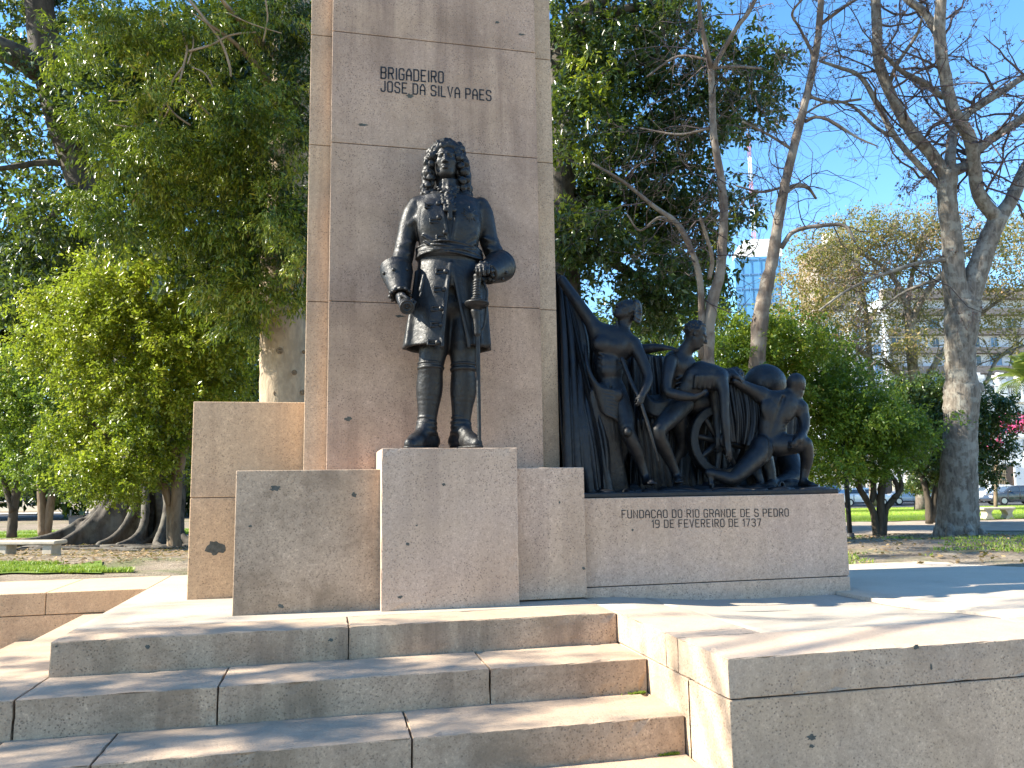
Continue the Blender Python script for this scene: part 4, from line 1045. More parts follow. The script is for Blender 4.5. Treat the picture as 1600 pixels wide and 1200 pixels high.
hb = Sculpt(); hb.cone(WC - Bw[:, 1] * .08, WC + Bw[:, 1] * .11, .075, .06, .01); hb.torus(WC + Bw[:, 1] * .1, .055, .018, .01, Bw[:, 1]); hb.mesh('hub', M_BRONZE2, whl, .008)
cb = Sculpt(); cb.chain([zr(760, 700, .8, .13), zr(1000, 690, .85, .12), zr(1150, 720, .9, .11)], .02); cb.mesh('cannon_barrel', M_BRONZE2, rel, .011)
cloth('fringed_cloth', [z3(905, 600, .55), z3(915, 760, .52), z3(935, 900, .54)], [z3(1090, 620, .60), z3(1092, 780, .56), z3(1060, 930, .56)], 9, .035, 12, .02, (70, 90), vgrow=.3)
cloth('drapery', [z3(760, 640, .98), z3(760, 900, .98), z3(740, 1160, .95)], [z3(1290, 660, 1.0), z3(1300, 900, 1.0), z3(1310, 1160, .95)], 8, .04, 15, .03, (60, 90))
rk = Sculpt(); rng = random.Random(9)
rk.ell(z3(1118, 600, .86), (.21, .2, .2), .03)
rk.add(lambda X, Y, Z: -((X - z3(1170, 520, .86)[0]) * .62 + (Y - .7) * -.25 + (Z - z3(1170, 520, .86)[2]) * .78), z3(1118, 600, .86) - .3, z3(1118, 600, .86) + .3, .02, 's')
rk.add(lambda X, Y, Z: -((X - z3(1060, 520, .86)[0]) * -.62 + (Y - .7) * -.3 + (Z - z3(1060, 520, .86)[2]) * .72), z3(1118, 600, .86) - .3, z3(1118, 600, .86) + .3, .02, 's')
rk.mesh('boulder', M_BRONZE2, rel, .009)
gd_ = Sculpt(); g0, g1 = z3(190, ZB, .5), z3(1400, ZB, .5)
for i in range(70):
    x = rng.uniform(g0[0], g1[0] - .1); y = rng.uniform(.36, 1.1)
    gd_.ell((x, y, PLH + .04), (rng.uniform(.04, .15), rng.uniform(.04, .1), rng.uniform(.012, .03 + .05 * (y > .6))), .03)
gd_.torus(z3(1205, 1130, .42), .033, .014, .01, (.3, -1, .2))
for u in (1150, 1240, 1275): gd_.ell(z3(u, 1128, .6), (.07, .05, .06), .02)
gd_.mesh('rocky_ground', M_BRONZE2, rel, .011)
# ------------------------------------------------------------------ ground, paths, lawn, street
FH = np.array([CAM_F[0], CAM_F[1]]); FH /= np.linalg.norm(FH); RH = np.array([FH[1], -FH[0]])
def fwd_d(x, y): return (x - CAM_LOC[0]) * FH[0] + (y - CAM_LOC[1]) * FH[1]
GZD = np.array([[-50, -.07], [12, -.07], [17, -.25], [28, -.45], [60, -1.02], [400, -1.02]])
def gz0(x, y): return np.interp(fwd_d(np.asarray(x, float), np.asarray(y, float)), GZD[:, 0], GZD[:, 1])
def lump(x, y): return .03 * np.sin(1.3 * x + .7 * y) * np.sin(.9 * y - .5 * x) + .018 * np.sin(3.1 * x + 1.1) * np.sin(2.7 * y)
def gz(x, y):
    x = np.asarray(x, float); y = np.asarray(y, float)
    d = fwd_d(x, y); near = np.clip(1 - d / 60, 0, 1)
    mound = .10 * np.exp(-((x - 9.2) / 3.0) ** 2 - ((y - 4.6) / 1.6) ** 2)
    return gz0(x, y) + lump(x, y) * near + mound
def gd(u, v, D):
    """point at forward distance D on photo pixel"""
    return CAM_LOC + ray(u, v) * D
def gp(u, D):
    """ground point below photo column u at forward distance D"""
    p = gd(u, 760, D); p[2] = float(gz(p[0], p[1])); return p
def dirt_mat():
    n = NT('dirt'); co = n.coord()
    f = n.noise(2.2, 8, 0.68, co); f2 = n.noise(38, 4, 0.7, co); f3 = n.noise(0.55, 5, 0.6, co, .4)
    c = n.ramp(f, [(.3, (.18, .14, .10)), (.5, (.31, .25, .185)), (.72, (.42, .35, .265))])
    c = n.mix(n.ramp(f2, [(.35, .65), (.6, 0.0)]), c, (.085, .065, .045))
    c = n.mix(n.ramp(f3, [(.52, 0.0), (.64, .6)]), c, n.ramp(f2, [(.3, (.05, .075, .018)), (.7, (.12, .16, .04))]))
    return n.done(n.bsdf(c, .95, n.math('ADD', f2, f), .8, .04, spec=.15))
def grass_base():
    n = NT('grass_base'); co = n.coord(); f = n.noise(1.6, 6, .65, co); f2 = n.noise(45, 3, .7, co)
    c = n.ramp(f, [(.3, (.10, .17, .02)), (.55, (.17, .26, .03)), (.75, (.27, .29, .07))])
    c = n.mix(n.ramp(f2, [(.3, .6), (.65, 0.0)]), c, (.04, .06, .012))
    return n.done(n.bsdf(c, .9, f2, .8, .05, spec=.2))
M_DIRT = dirt_mat(); M_GRASSB = grass_base()
M_GRASS = leaf_mat('grass_blade', [(0, (.11, .19, .015)), (.6, (.22, .33, .03)), (1, (.36, .38, .08))], .3, .5)
M_SAND = plain('path_sand', (.30, .245, .19), .95, 0, .25, 3.0, .15, .4)
M_ASPH = plain('asphalt', (.06, .06, .062), .9, 0, .25, 6.0, .3, .3)
M_KERB = plain('kerb_stone', (.34, .33, .31), .85, 0, .15, 5)
# one big sheet, finer near the camera, sunk below the forecourt and stairs
gx = np.unique(np.r_[np.linspace(-150, -16, 14), np.linspace(-16, 30, 150), np.linspace(30, 220, 20)])
gy = np.unique(np.r_[np.linspace(-30, -10, 6), np.linspace(-10, 26, 140), np.linspace(26, 260, 40)])
X, Y = np.meshgrid(gx, gy); Z = gz(X, Y)
low = ((Y < TFY + .35) & (X < 13.5)) | ((X < PXL + .3) & (X > -11.6) & (Y < LWY + .5)) | ((X < PXR + .3) & (X > PXL - 1) & (Y < PFY))
Z[low] = -4 * R_ - .012
und = (X > PXL - .2) & (X < 13.8) & (Y > TFY + .2) & (Y < 1.05) & ~low
Z[und] = -.35
Z[(X > -11.8) & (X <= PXL + .2) & (Y > LWY + .1) & (Y < LWY + 1.0)] = -.35
n_, m_ = X.shape; idx = np.arange(n_ * m_).reshape(n_, m_)
gq = np.stack([idx[:-1, :-1], idx[:-1, 1:], idx[1:, 1:], idx[1:, :-1]], -1).reshape(-1, 4)
g_o = from_np('ground', np.stack([X, Y, Z], -1).reshape(-1, 3), gq, M_DIRT, None, True); g_o['kind'] = 'structure'
fc = sheet('forecourt', np.linspace(-11.5, 12, 12), np.linspace(-12, LWY - .01, 12), lambda X, Y: X * 0 - 4 * R_ + .002, .03, granite('forecourt_paving', (.30, .26, .21), .5, .6, .1), None, 'structure')
def strip(name, u0, u1, d0, d1, dz, mat, nd=14, nu=50, kind='structure', wob=0.0):
    """ribbon across the view between forward distances d0..d1, draped on the ground"""
    a = gd(u0, 760, 1) - CAM_LOC; b = gd(u1, 760, 1) - CAM_LOC
    la, lb = (a[:2] @ RH), (b[:2] @ RH)
    Dm = np.linspace(0, 1, nd)[:, None]; t = np.linspace(0, 1, nu)[None, :]
    DD = d0 + (d1 - d0) * Dm + 0 * t
    if wob: DD = DD + wob * (np.sin(t * 17) + .6 * np.sin(t * 41 + 1)) * (1 - 2 * Dm) * .5
    LL = (la + (lb - la) * t) * DD
    x = CAM_LOC[0] + FH[0] * DD + RH[0] * LL; y = CAM_LOC[1] + FH[1] * DD + RH[1] * LL
    z = gz(x, y) + dz
    idx = np.arange(nd * nu).reshape(nd, nu); q = np.stack([idx[:-1, :-1], idx[:-1, 1:], idx[1:, 1:], idx[1:, :-1]], -1).reshape(-1, 4)
    o = from_np(name, np.stack([x, y, z], -1).reshape(-1, 3), q, mat, None, True)
    o['kind'] = kind; return o
strip('park_path', 700, 2400, 18.5, 27.6, .012, M_SAND, 14, 60, wob=.5)
strip('park_path', -900, 330, 19.5, 24.5, .012, M_SAND, 10, 40, wob=.5)
strip('lawn', 700, 2500, 28, 59, .02, M_GRASSB, 20, 50)
strip('lawn', -900, 420, 25, 31, .016, M_GRASSB, 10, 40, wob=.8)
strip('street', -600, 2600, 60.5, 78, .03, M_ASPH, 8, 40)
strip('pavement', -600, 2600, 78.2, 84, .12, M_KERB, 4, 40)
lw_b = strip('lawn', -520, 170, 9.9, 11.6, .022, M_GRASSB, 10, 50, wob=.35)
def blades(name, pts, h0, h1, seed, lean=.6):
    rng = np.random.default_rng(seed); N = len(pts); a = rng.uniform(0, 2 * math.pi, N); w = rng.uniform(.006, .013, N) * (h1 / .07) ** .5
    h = rng.uniform(h0, h1, N); s = np.stack([np.cos(a), np.sin(a), 0 * a], 1); ld = rng.normal(0, lean, (N, 3)); ld[:, 2] = 1; ld /= np.linalg.norm(ld, axis=1)[:, None]
    V = np.stack([pts - s * w[:, None], pts + s * w[:, None], pts + ld * h[:, None]], 1).reshape(-1, 3)
    f = np.arange(3 * N).reshape(-1, 3)
    o = from_np(name, V, f, M_GRASS, None, False, np.repeat(rng.random(N), 3)); o['kind'] = 'stuff'; return o
def scatter(u0, u1, d0, d1, N, seed, thr=0.0, freq=1.6):
    rng = np.random.default_rng(seed); D = np.sqrt(rng.uniform(d0 * d0, d1 * d1, N)); u = rng.uniform(u0, u1, N)
    la = (u - 800) / FPX; L = la * D; x = CAM_LOC[0] + FH[0] * D + RH[0] * L; y = CAM_LOC[1] + FH[1] * D + RH[1] * L
    if thr:
        k = (np.sin(freq * x + 1.2 * np.sin(1.1 * y)) * np.sin(freq * 1.3 * y + x * .4) + .35 * np.sin(4.7 * x) * np.sin(5.3 * y)) > thr - 1
        x, y = x[k], y[k]
    return np.stack([x, y, gz(x, y) + .012], 1)
blades('grass', scatter(-60, 215, 9.95, 11.7, 26000, 1, .75), .025, .075, 1)
blades('grass', scatter(1180, 1660, 28, 58, 60000, 2), .05, .14, 2)
blades('grass', scatter(1300, 1660, 9.6, 17.5, 16000, 3, 1.25, .9), .02, .06, 3)
blades('grass', scatter(-60, 330, 25, 31, 16000, 4), .05, .12, 4)
# dry leaf litter and roots breaking the bare earth
rng = np.random.default_rng(8)
pl_ = np.vstack([scatter(-60, 300, 11.3, 24, 5000, 5), scatter(1300, 1660, 9.3, 18, 1700, 6)])
N = len(pl_); a = rng.uniform(0, 6.28, N); L = rng.uniform(.02, .055, N); s1 = np.stack([np.cos(a), np.sin(a), rng.normal(0, .25, N)], 1) * L[:, None]; s2 = np.stack([-np.sin(a), np.cos(a), rng.normal(0, .25, N)], 1) * L[:, None] * .5
c0 = pl_ + [0, 0, .012]
M_LITTER = leaf_mat('leaf_litter', [(0, (.10, .06, .03)), (.6, (.22, .14, .07)), (1, (.36, .25, .12))], .15, .7)
lit = from_np('leaf_litter', np.stack([c0 - s1, c0 + s2, c0 + s1, c0 - s2], 1).reshape(-1, 3), np.arange(4 * N).reshape(-1, 4), M_LITTER, None, False, np.repeat(rng.random(N), 4)); lit['kind'] = 'stuff'
# moss tufts in the step corners belong to the steps
for (u, v, z) in ((1008, 1083, -2 * R_), (1060, 1178, -3 * R_), (962, 1003, -R_)):
    p = atz(u, v, z); rg = np.random.default_rng(int(u)); q = p + np.c_[-np.abs(rg.normal(0, .045, 400)), np.abs(rg.normal(0, .008, 400)) - .012, np.zeros(400)]
    q[:, 2] = z + .001; o = blades('moss_tuft', q, .006, .022, int(u)); o.parent = stp; o.matrix_parent_inverse = stp.matrix_world.inverted()
# ------------------------------------------------------------------ trees
def crown_mesh(name, blobs, mat, parent, L=.07, W=.4, seed=0, per=22, twig=.28, droop=.35, shell=.45, spread=.8, dens=1.0, tight=.16, flat=0.0):
    """blobs: rows cx cy cz rx ry rz n_leaves; leaves sit on many short twigs"""
    rng = np.random.default_rng(seed); VV, var = [], []
    for b in blobs:
        c = np.array(b[:3]); r = np.array(b[3:6]); n = int(b[6] * dens); m = max(1, n // per)
        d = rng.normal(size=(m, 3)); d /= np.linalg.norm(d, axis=1)[:, None]
        rad = (shell + (1 - shell) * rng.random(m)) ** .6 * (1 + .22 * np.sin(3.1 * d[:, 0] * 2 + seed) * np.sin(2.3 * d[:, 2] * 2 + 1.7) + .17 * rng.normal(size=m))
        P = c + d * r * rad[:, None]
        ax = d * .8 + rng.normal(0, .55, (m, 3)); ax[:, 2] -= droop; ax /= np.linalg.norm(ax, axis=1)[:, None]
        cv = .5 * rng.random() + .5 * rng.random(m)
        t = rng.random((m, per)) ; base = P[:, None] + ax[:, None] * (t * twig)[..., None] + rng.normal(0, twig * tight, (m, per, 3)) * np.array([1, 1, 1 - flat])
        ld = ax[:, None] * .55 + rng.normal(0, spread, (m, per, 3)); ld[..., 2] -= droop * .6; ld /= np.linalg.norm(ld, axis=-1)[..., None]
        up = rng.normal(0, .55, (m, per, 3)) + np.array([0, 0, 1.0]) + d[:, None] * .5
        sd = np.cross(ld, up); sd /= np.linalg.norm(sd, axis=-1)[..., None] + 1e-9
        nn = np.cross(sd, ld)
        l = L * rng.uniform(.6, 1.25, (m, per))[..., None]; w = l * W
        tip = base + ld * l - nn * l * .12
        mid = base + ld * l * .45 + nn * l * .08
        V = np.stack([base, mid + sd * w * .5 - nn * l * .05, tip, mid - sd * w * .5 - nn * l * .05], 2).reshape(-1, 3)
        VV.append(V); var.append(np.repeat(np.clip(1.18 * (.58 * cv[:, None] + .42 * rng.random((m, per))) - .09, 0, 1).ravel(), 4))
    V = np.concatenate(VV); n = len(V) // 4; i = np.arange(n)[:, None] * 4
    T = np.concatenate([i + np.array([[0, 1, 2]]), i + np.array([[0, 2, 3]])])
    return from_np(name, V, T, mat, parent, False, np.concatenate(var))
def bark_bump(n, k, rng, amp=.06):
    b = 1 + amp * rng.normal(size=(n, k)); return b
def limb(T, pts, k=10, n=6, rng=None, amp=.05):
    P = spline(pts, n); kk = k; b = None
    if rng is not None: b = bark_bump(len(P), kk, rng, amp)
    T.add(P[:, :3], P[:, 3], kk, rng.random() if rng is not None else .5, b); return P
def px_path(rows, D, dD=0.0):
    """rows u, v, radius px -> world x, y, z, r at forward distance D (+ drift)"""
    out = []
    for i, (u, v, r) in enumerate(rows):
        dd = D + dD * i / max(1, len(rows) - 1); p = gd(u, v, dd); out.append((*p, r * dd / FPX))
    return np.array(out)
def twigs(T, start, d, length, r, depth, rng, curve=.35, kids=(3, 5), grav=0.0, ang=.9, minr=.003):
    n = 6 if depth > 0 else 4; P = [np.array(start)]; v = np.array(d, float); v /= np.linalg.norm(v); dirs = [v]
    for i in range(n):
        v = v + rng.normal(0, curve, 3) * .5; v[2] += grav; v /= np.linalg.norm(v); P.append(P[-1] + v * length / n); dirs.append(v)
    rr = np.linspace(r, max(r * .35, minr * .7), n + 1)
    T.add(np.array(P), rr, 5 if r > .02 else 3, rng.random())
    if depth <= 0: return
    for _ in range(rng.integers(kids[0], kids[1] + 1)):
        i = rng.integers(1, n + 1); ax = dirs[i]; w = rng.normal(size=3); w -= ax * (w @ ax); w /= np.linalg.norm(w) + 1e-9
        a = ang * rng.uniform(.5, 1.2); nd = ax * math.cos(a) + w * math.sin(a)
        twigs(T, P[i], nd, length * rng.uniform(.45, .75), max(rr[i] * rng.uniform(.45, .7), minr), depth - 1, rng, curve, kids, grav, ang, minr)
def pblob(u, v, D, ru, rv, rd, n):
    """blob from photo pixels: centre, half sizes px (u, v), half depth m, leaves"""
    p = gd(u, v, D); s = D / FPX; return (p[0], p[1], p[2], ru * s, rd, rv * s, n)

LG1 = leaf_mat('leaf_bright_green', [(0, (.045, .075, .008)), (.28, (.12, .165, .013)), (.65, (.25, .275, .02)), (.93, (.36, .35, .035)), (1, (.40, .28, .04))], .42, .34)
LG2 = leaf_mat('leaf_deep_green', [(0, (.016, .036, .006)), (.35, (.05, .095, .010)), (.62, (.19, .235, .020)), (.92, (.34, .34, .045)), (1, (.32, .19, .06))], .24, .3)
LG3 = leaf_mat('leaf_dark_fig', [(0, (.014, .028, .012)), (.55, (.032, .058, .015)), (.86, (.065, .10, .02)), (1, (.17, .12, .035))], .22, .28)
LG4 = leaf_mat('leaf_shrub', [(0, (.028, .062, .010)), (.4, (.085, .15, .014)), (.75, (.18, .25, .022)), (.97, (.28, .28, .03)), (1, (.34, .22, .04))], .4, .4)
LBR = leaf_mat('leaf_autumn', [(0, (.08, .08, .035)), (.3, (.18, .145, .06)), (.65, (.28, .20, .09)), (1, (.34, .17, .09))], .4, .6)
LPK = leaf_mat('bougainvillea_bract', [(0, (.40, .03, .14)), (1, (.62, .08, .28))], .3, .6)
LPALM = leaf_mat('palm_leaf', [(0, (.10, .16, .03)), (1, (.24, .27, .07))], .3, .45)
BK_FIG = bark_mat('bark_fig', (.030, .026, .022), (.10, .085, .07), 7, (.12, .11, .09), .4)
BK_PALE = bark_mat('bark_pale', (.24, .185, .13), (.41, .325, .23), 9, (.26, .205, .145), .45)
BK_GREY = bark_mat('bark_grey', (.075, .064, .053), (.24, .21, .175), 16, (.27, .26, .225), .25)
BK_BARE = bark_mat('bark_bare', (.075, .055, .045), (.19, .155, .125), 8, (.25, .225, .19), .25)
BK_TWIG = bark_mat('bark_twig', (.06, .045, .045), (.13, .10, .095), 8, None, .25)
BK_DARK = bark_mat('bark_dark', (.035, .028, .02), (.09, .072, .052), 8, None, .3)
BK_BROWN = bark_mat('bark_brown', (.10, .07, .045), (.22, .165, .11), 9, None, .3)

def tree_root(name, u, D, label, cat='tree', group=None):
    p = gp(u, D); return empty(name, p, label, cat, group), p
rng = np.random.default_rng(21)

# --- grey forked tree at the right
t, base = tree_root('tree', 1495, 17, 'big bare grey tree with forked scarred trunk at right, seed clusters on its twigs')
T = Tubes(); D = 17.0
tr = px_path([(1496, 842, 35), (1496, 825, 32), (1497, 790, 28.5), (1499, 720, 26), (1501, 660, 24), (1503, 612, 26), (1501, 585, 22), (1500, 540, 22), (1503, 500, 25), (1506, 470, 25)], D)
limb(T, tr, 22, 8, rng, .025)
for a in np.linspace(0, 6.28, 8)[:-1]:
    p0 = tr[1, :3] + np.array([math.cos(a) * .3, math.sin(a) * .3, .12]); p1 = base + np.array([math.cos(a) * .56, math.sin(a) * .56, -.1])
    limb(T, np.array([(*p0, .11), (*((p0 + p1) / 2 - [0, 0, .05]), .09), (*p1, .04)]), 8, 4, rng, .04)
limbs = [
 [(1500, 480, 26), (1491, 440, 22), (1488, 380, 19), (1480, 310, 18), (1481, 268, 18)],
 [(1482, 285, 13), (1455, 240, 12), (1424, 205, 11), (1398, 160, 10), (1374, 100, 10), (1370, 40, 9.5), (1366, -60, 8)],
 [(1478, 300, 8), (1440, 262, 6.5), (1400, 215, 6), (1372, 165, 5.5), (1345, 120, 4.5), (1310, 105, 3.5), (1280, 95, 2.5)],
 [(1482, 272, 12), (1486, 235, 9.5), (1490, 205, 9), (1508, 186, 8)],
 [(1484, 270, 12), (1510, 258, 10), (1525, 240, 10)],
 [(1508, 480, 24), (1526, 425, 21), (1545, 375, 18), (1560, 338, 17)],
 [(1560, 345, 14), (1530, 305, 12.5), (1522, 255, 12), (1515, 215, 12), (1490, 172, 11.5), (1477, 120, 11), (1468, 50, 11), (1475, -60, 9)],
 [(1558, 345, 15), (1580, 312, 13), (1604, 262, 12), (1650, 190, 10), (1690, 90, 7)],
 [(1524, 238, 9), (1552, 215, 8.5), (1590, 190, 8), (1640, 150, 7), (1700, 120, 5)],
 [(1500, 186, 8), (1530, 165, 7.5), (1570, 140, 7), (1610, 115, 6), (1680, 90, 5)],
 [(1466, 55, 8), (1445, 20, 8), (1420, 0, 7.5), (1380, -40, 6)],
 [(1474, 152, 6), (1440, 128, 6), (1410, 112, 5), (1388, 92, 4), (1360, 62, 3)],
 [(1388, 135, 5), (1402, 100, 4), (1432, 55, 3.2), (1440, 30, 2.4)],
 [(1490, 405, 5), (1440, 410, 3.8), (1390, 425, 3.3), (1330, 450, 2.6), (1280, 485, 2)],
 [(1494, 425, 5), (1455, 440, 3.4), (1410, 458, 2.8), (1375, 485, 2)],
 [(1400, 215, 4), (1370, 200, 3.5), (1330, 165, 3), (1290, 160, 2.5), (1240, 190, 1.8)],
 [(1525, 600, 6), (1531, 604, 7), (1533, 612, 6)],
]
Tw = Tubes()
for i, L_ in enumerate(limbs):
    P = limb(T, px_path([(a_, b_, r_ * .80) for a_, b_, r_ in L_], D, rng.uniform(-1.2, 1.2) if i not in (0, 5, 16) else 0), 12 if L_[0][2] > 8 else 7, 6, rng, .03)
    if i in (0, 5, 16): continue
    nt = 5 if i in (13, 14) else 7
    for j in np.linspace(len(P) * .12, len(P) - 1, nt).astype(int):
        dv = rng.normal(size=3); dv[1] *= .6; dv[2] += .35; r0 = min(P[j, 3] * .5, .03)
        twigs(Tw, P[j, :3], dv, rng.uniform(.9, 2.4), max(r0, .009), 2, rng, .62, (2, 4), .03, .85, .0035)
tko = T.build('trunk', BK_GREY, t); Tw.build('twigs', BK_TWIG, t)
# dry seed clusters
tips = np.concatenate(Tw.v)[rng.integers(0, Tw.n, 1500)]
crown_mesh('seed_clusters', [(*p, .05, .05, .05, 10) for p in tips], leaf_mat('seed_pod', [(0, (.10, .07, .075)), (1, (.22, .15, .14))], .1, .7), t, .045, .6, 5, 10, .07, .3)

# --- two pale bare trees behind the relief
def bare_tree(label, u, D, stems, seed, ntw=16, tl=(.6, 1.8), mat=BK_BARE, depth=2):
    r = np.random.default_rng(seed); t, base = tree_root('tree', u, D, label, 'tree', None); T = Tubes(); Tw = Tubes()
    for i, s in enumerate(stems):
        P = limb(T, px_path(s, D, r.uniform(-.8, .8) if i else 0), 12 if s[0][2] > 6 else 6, 6, r, .05)
        for j in np.linspace(len(P) * (.45 if i == 0 else .15), len(P) - 1, ntw).astype(int):
            dv = r.normal(size=3); dv[1] *= .6; dv[2] += .2
            twigs(Tw, P[j, :3], dv, r.uniform(*tl), max(min(P[j, 3] * .4, .014), .005), depth, r, .7, (2, 4), .02, .9, .0028)
    T.build('trunk', mat, t); Tw.build('twigs', BK_TWIG, t); return t
bare_tree('pale bare slender tree with crooked low branch right behind the standing relief figures', 1108, 14, [
 [(1100, 815, 13), (1104, 640, 11), (1106, 540, 10), (1111, 483, 9), (1124, 430, 8), (1128, 390, 7.2), (1131, 325, 6.8), (1124, 265, 6), (1115, 208, 5.5), (1113, 150, 5.2), (1111, 108, 5)],
 [(1111, 108, 4.5), (1104, 78, 4), (1094, 25, 3.5), (1090, -40, 3)], [(1112, 110, 4.5), (1130, 78, 4), (1150, 45, 3.6), (1172, 15, 3.4), (1192, -30, 3)],
 [(1096, 560, 6), (1095, 450, 5), (1082, 396, 4.6), (1058, 350, 4.4), (1020, 321, 3.4), (973, 283, 2.5), (925, 255, 1.6)],
 [(1058, 350, 3), (1030, 340, 2.4), (1000, 360, 1.8), (980, 335, 1.4)], [(1108, 436, 4), (1113, 405, 3.6), (1104, 370, 3), (1094, 340, 2.5)],
 [(1118, 106, 2.6), (1150, 104, 2.4), (1190, 107, 2)], [(1113, 95, 2.2), (1060, 88, 2), (1010, 120, 1.6)], [(1112, 200, 2), (1060, 210, 1.8), (1000, 200, 1.4)]], 31, 7)
bare_tree('pale bare tree leaning right, with open twiggy crown against the blue sky', 1190, 16, [
 [(1176, 815, 15), (1182, 600, 13), (1188, 500, 12), (1196, 455, 10.5), (1207, 405, 9), (1214, 360, 8.4), (1222, 310, 7.6), (1238, 240, 6.8), (1258, 160, 6), (1272, 95, 5.4), (1280, 40, 5), (1286, -60, 4)],
 [(1220, 388, 4), (1240, 362, 3.4), (1280, 353, 3.2), (1320, 353, 2.6), (1336, 378, 1.8)], [(1228, 300, 3.6), (1243, 290, 4.2), (1262, 293, 3), (1275, 310, 2)],
 [(1258, 190, 3), (1275, 183, 2.6), (1300, 190, 2.4), (1340, 215, 1.8), (1370, 228, 1.2)], [(1262, 150, 2.8), (1300, 160, 2.2), (1345, 155, 1.8)],
 [(1275, 95, 2.6), (1250, 45, 2.2), (1238, 20, 2), (1262, -10, 1.6)], [(1240, 235, 2.5), (1200, 210, 2), (1160, 190, 1.5)], [(1230, 290, 2.2), (1190, 300, 1.8), (1150, 290, 1.3)], [(1280, 40, 3), (1320, 10, 2.6), (1370, -20, 2)]], 32, 8)

# --- dark broad leaved tree behind the shaft at right
t, base = tree_root('tree', 900, 21, 'dark evergreen with large glossy leaves, right of the shaft behind the bare trees')
T = Tubes(); D = 21
for L_ in ([(880, 800, 34), (880, 500, 28), (872, 200, 24), (878, 70, 20), (915, 20, 16), (980, -40, 12)], [(872, 230, 12), (910, 150, 9), (960, 110, 7), (1040, 90, 5)], [(878, 420, 12), (930, 400, 9), (990, 430, 7), (1040, 470, 5)], [(876, 330, 12), (960, 290, 8), (1060, 260, 5), (1130, 270, 3)], [(910, 30, 9), (1000, 10, 7), (1100, -10, 5)], [(880, 75, 10), (905, 55, 8), (940, 52, 7)]):
    limb(T, px_path(L_, D, rng.uniform(-1, 1)), 10, 6, rng, .05)
T.build('trunk', BK_FIG, t)
bl = []
for (u, v, ru, rv, n) in ((900, 40, 70, 60, 1500), (960, 90, 80, 55, 1900), (1050, 60, 80, 55, 1500), (1130, 110, 55, 50, 1100), (1170, 175, 45, 40, 900), (1010, 170, 90, 60, 2100), (920, 190, 70, 70, 1800), (1090, 190, 60, 45, 1200), (1190, 110, 40, 40, 600),
                          (900, 290, 60, 60, 1500), (980, 270, 80, 50, 1900), (1060, 290, 60, 50, 1300), (920, 370, 70, 50, 1600), (1000, 350, 80, 45, 1700), (1080, 380, 60, 50, 1200), (1140, 330, 36, 40, 650),
                          (895, 435, 30, 40, 500), (1030, 430, 70, 45, 1400), (1100, 450, 50, 40, 800), (1000, 480, 45, 35, 600), (1060, 490, 60, 30, 700), (880, 100, 40, 80, 900), (1000, 20, 80, 40, 1200), (900, 340, 45, 50, 900)):
    bl.append(pblob(u, v, D + rng.uniform(-1.5, 1.5), ru, rv, 1.1, n))
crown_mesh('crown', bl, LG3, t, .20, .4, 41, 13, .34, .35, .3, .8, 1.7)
crown_mesh('crown', [pblob(u, v, 18.8, ru, rv, .4, n) for (u, v, ru, rv, n) in ((880, 240, 26, 26, 150), (930, 110, 40, 30, 190), (890, 330, 18, 26, 90), (940, 180, 30, 30, 120), (1160, 360, 24, 22, 60))], LG1, t, .18, .36, 42, 12, .3, .3, .3)

# --- buttressed fig at the left with its dark crown
t, base = tree_root('fig_tree', 205, 20, 'huge old fig tree with buttress roots spreading over bare earth at left')
T = Tubes(); D = 20.0
limb(T, px_path([(225, 862, 62), (225, 830, 54), (226, 760, 46), (222, 660, 38), (210, 540, 32), (182, 415, 27), (135, 295, 25), (92, 165, 24), (68, 60, 22), (55, -80, 18)], D), 20, 8, rng, .04)
for L_ in ([(95, 140, 20), (60, 110, 20), (20, 85, 19), (-60, 50, 16)], [(68, 50, 12), (62, 10, 12), (60, -50, 10)], [(120, 255, 6), (60, 255, 5), (10, 262, 4), (-40, 265, 3)], [(180, 415, 14), (250, 300, 12), (330, 180, 10), (400, 60, 8), (440, -60, 6)], [(135, 300, 8), (90, 330, 6), (40, 380, 4)]):
    limb(T, px_path(L_, D, rng.uniform(-1.5, .5)), 10, 6, rng, .05)
T.build('trunk', BK_FIG, t)
# thin buttresses, each a curved wall falling from the trunk to the ground
bt = Sculpt()
for (u0, v0, u1, D1, r0) in ((165, 765, 88, 18.4, .09), (196, 700, 110, 19.0, .08), (226, 735, 200, 17.6, .085), (214, 700, 168, 18.4, .07), (252, 700, 262, 17.9, .08), (272, 730, 320, 18.4, .085), (186, 770, 40, 20.6, .08), (245, 760, 232, 18.2, .07), (150, 812, 12, 18.8, .07), (290, 740, 400, 19.4, .09), (120, 815, -30, 18.0, .07)):
    p0 = gd(u0, v0, 19.4); p1 = gp(u1, D1); prev = None
    for s_ in np.linspace(0, 1, 12):
        q = p0 * (1 - s_) + p1 * s_; top = p1[2] + .03 + (p0[2] - p1[2]) * (1 - s_) ** 2.9; wv = .16 * math.sin(5 * s_ + u0)
        b = np.array([q[0] + wv, q[1], top]); rr = r0 * (1 - .45 * s_)
        if prev is not None:
            bt.cone(prev, b, rr, rr, .08); m = (prev + b) / 2; bt.cone(m, (m[0], m[1], p1[2] - .05), rr * .75, rr * 1.2, .12)
        prev = b
bt.mesh('buttress_roots', BK_FIG, t, .045)
rt = Tubes()
for i in range(16):
    p = gp(rng.uniform(20, 330), rng.uniform(16.2, 18.6)); P = [p]
    a = rng.uniform(-.9, .9) - (1.57 if rng.random() < .5 else -1.57)
    for k in range(9):
        a += rng.normal(0, .3); p = p + np.array([math.sin(a), -abs(math.cos(a)) * .5, 0]) * .22; p[2] = gz(p[0], p[1]) + .02; P.append(p.copy())
    rt.add(np.array(P), np.linspace(.06, .015, 10), 6)
rt.build('surface_root', BK_FIG, t)
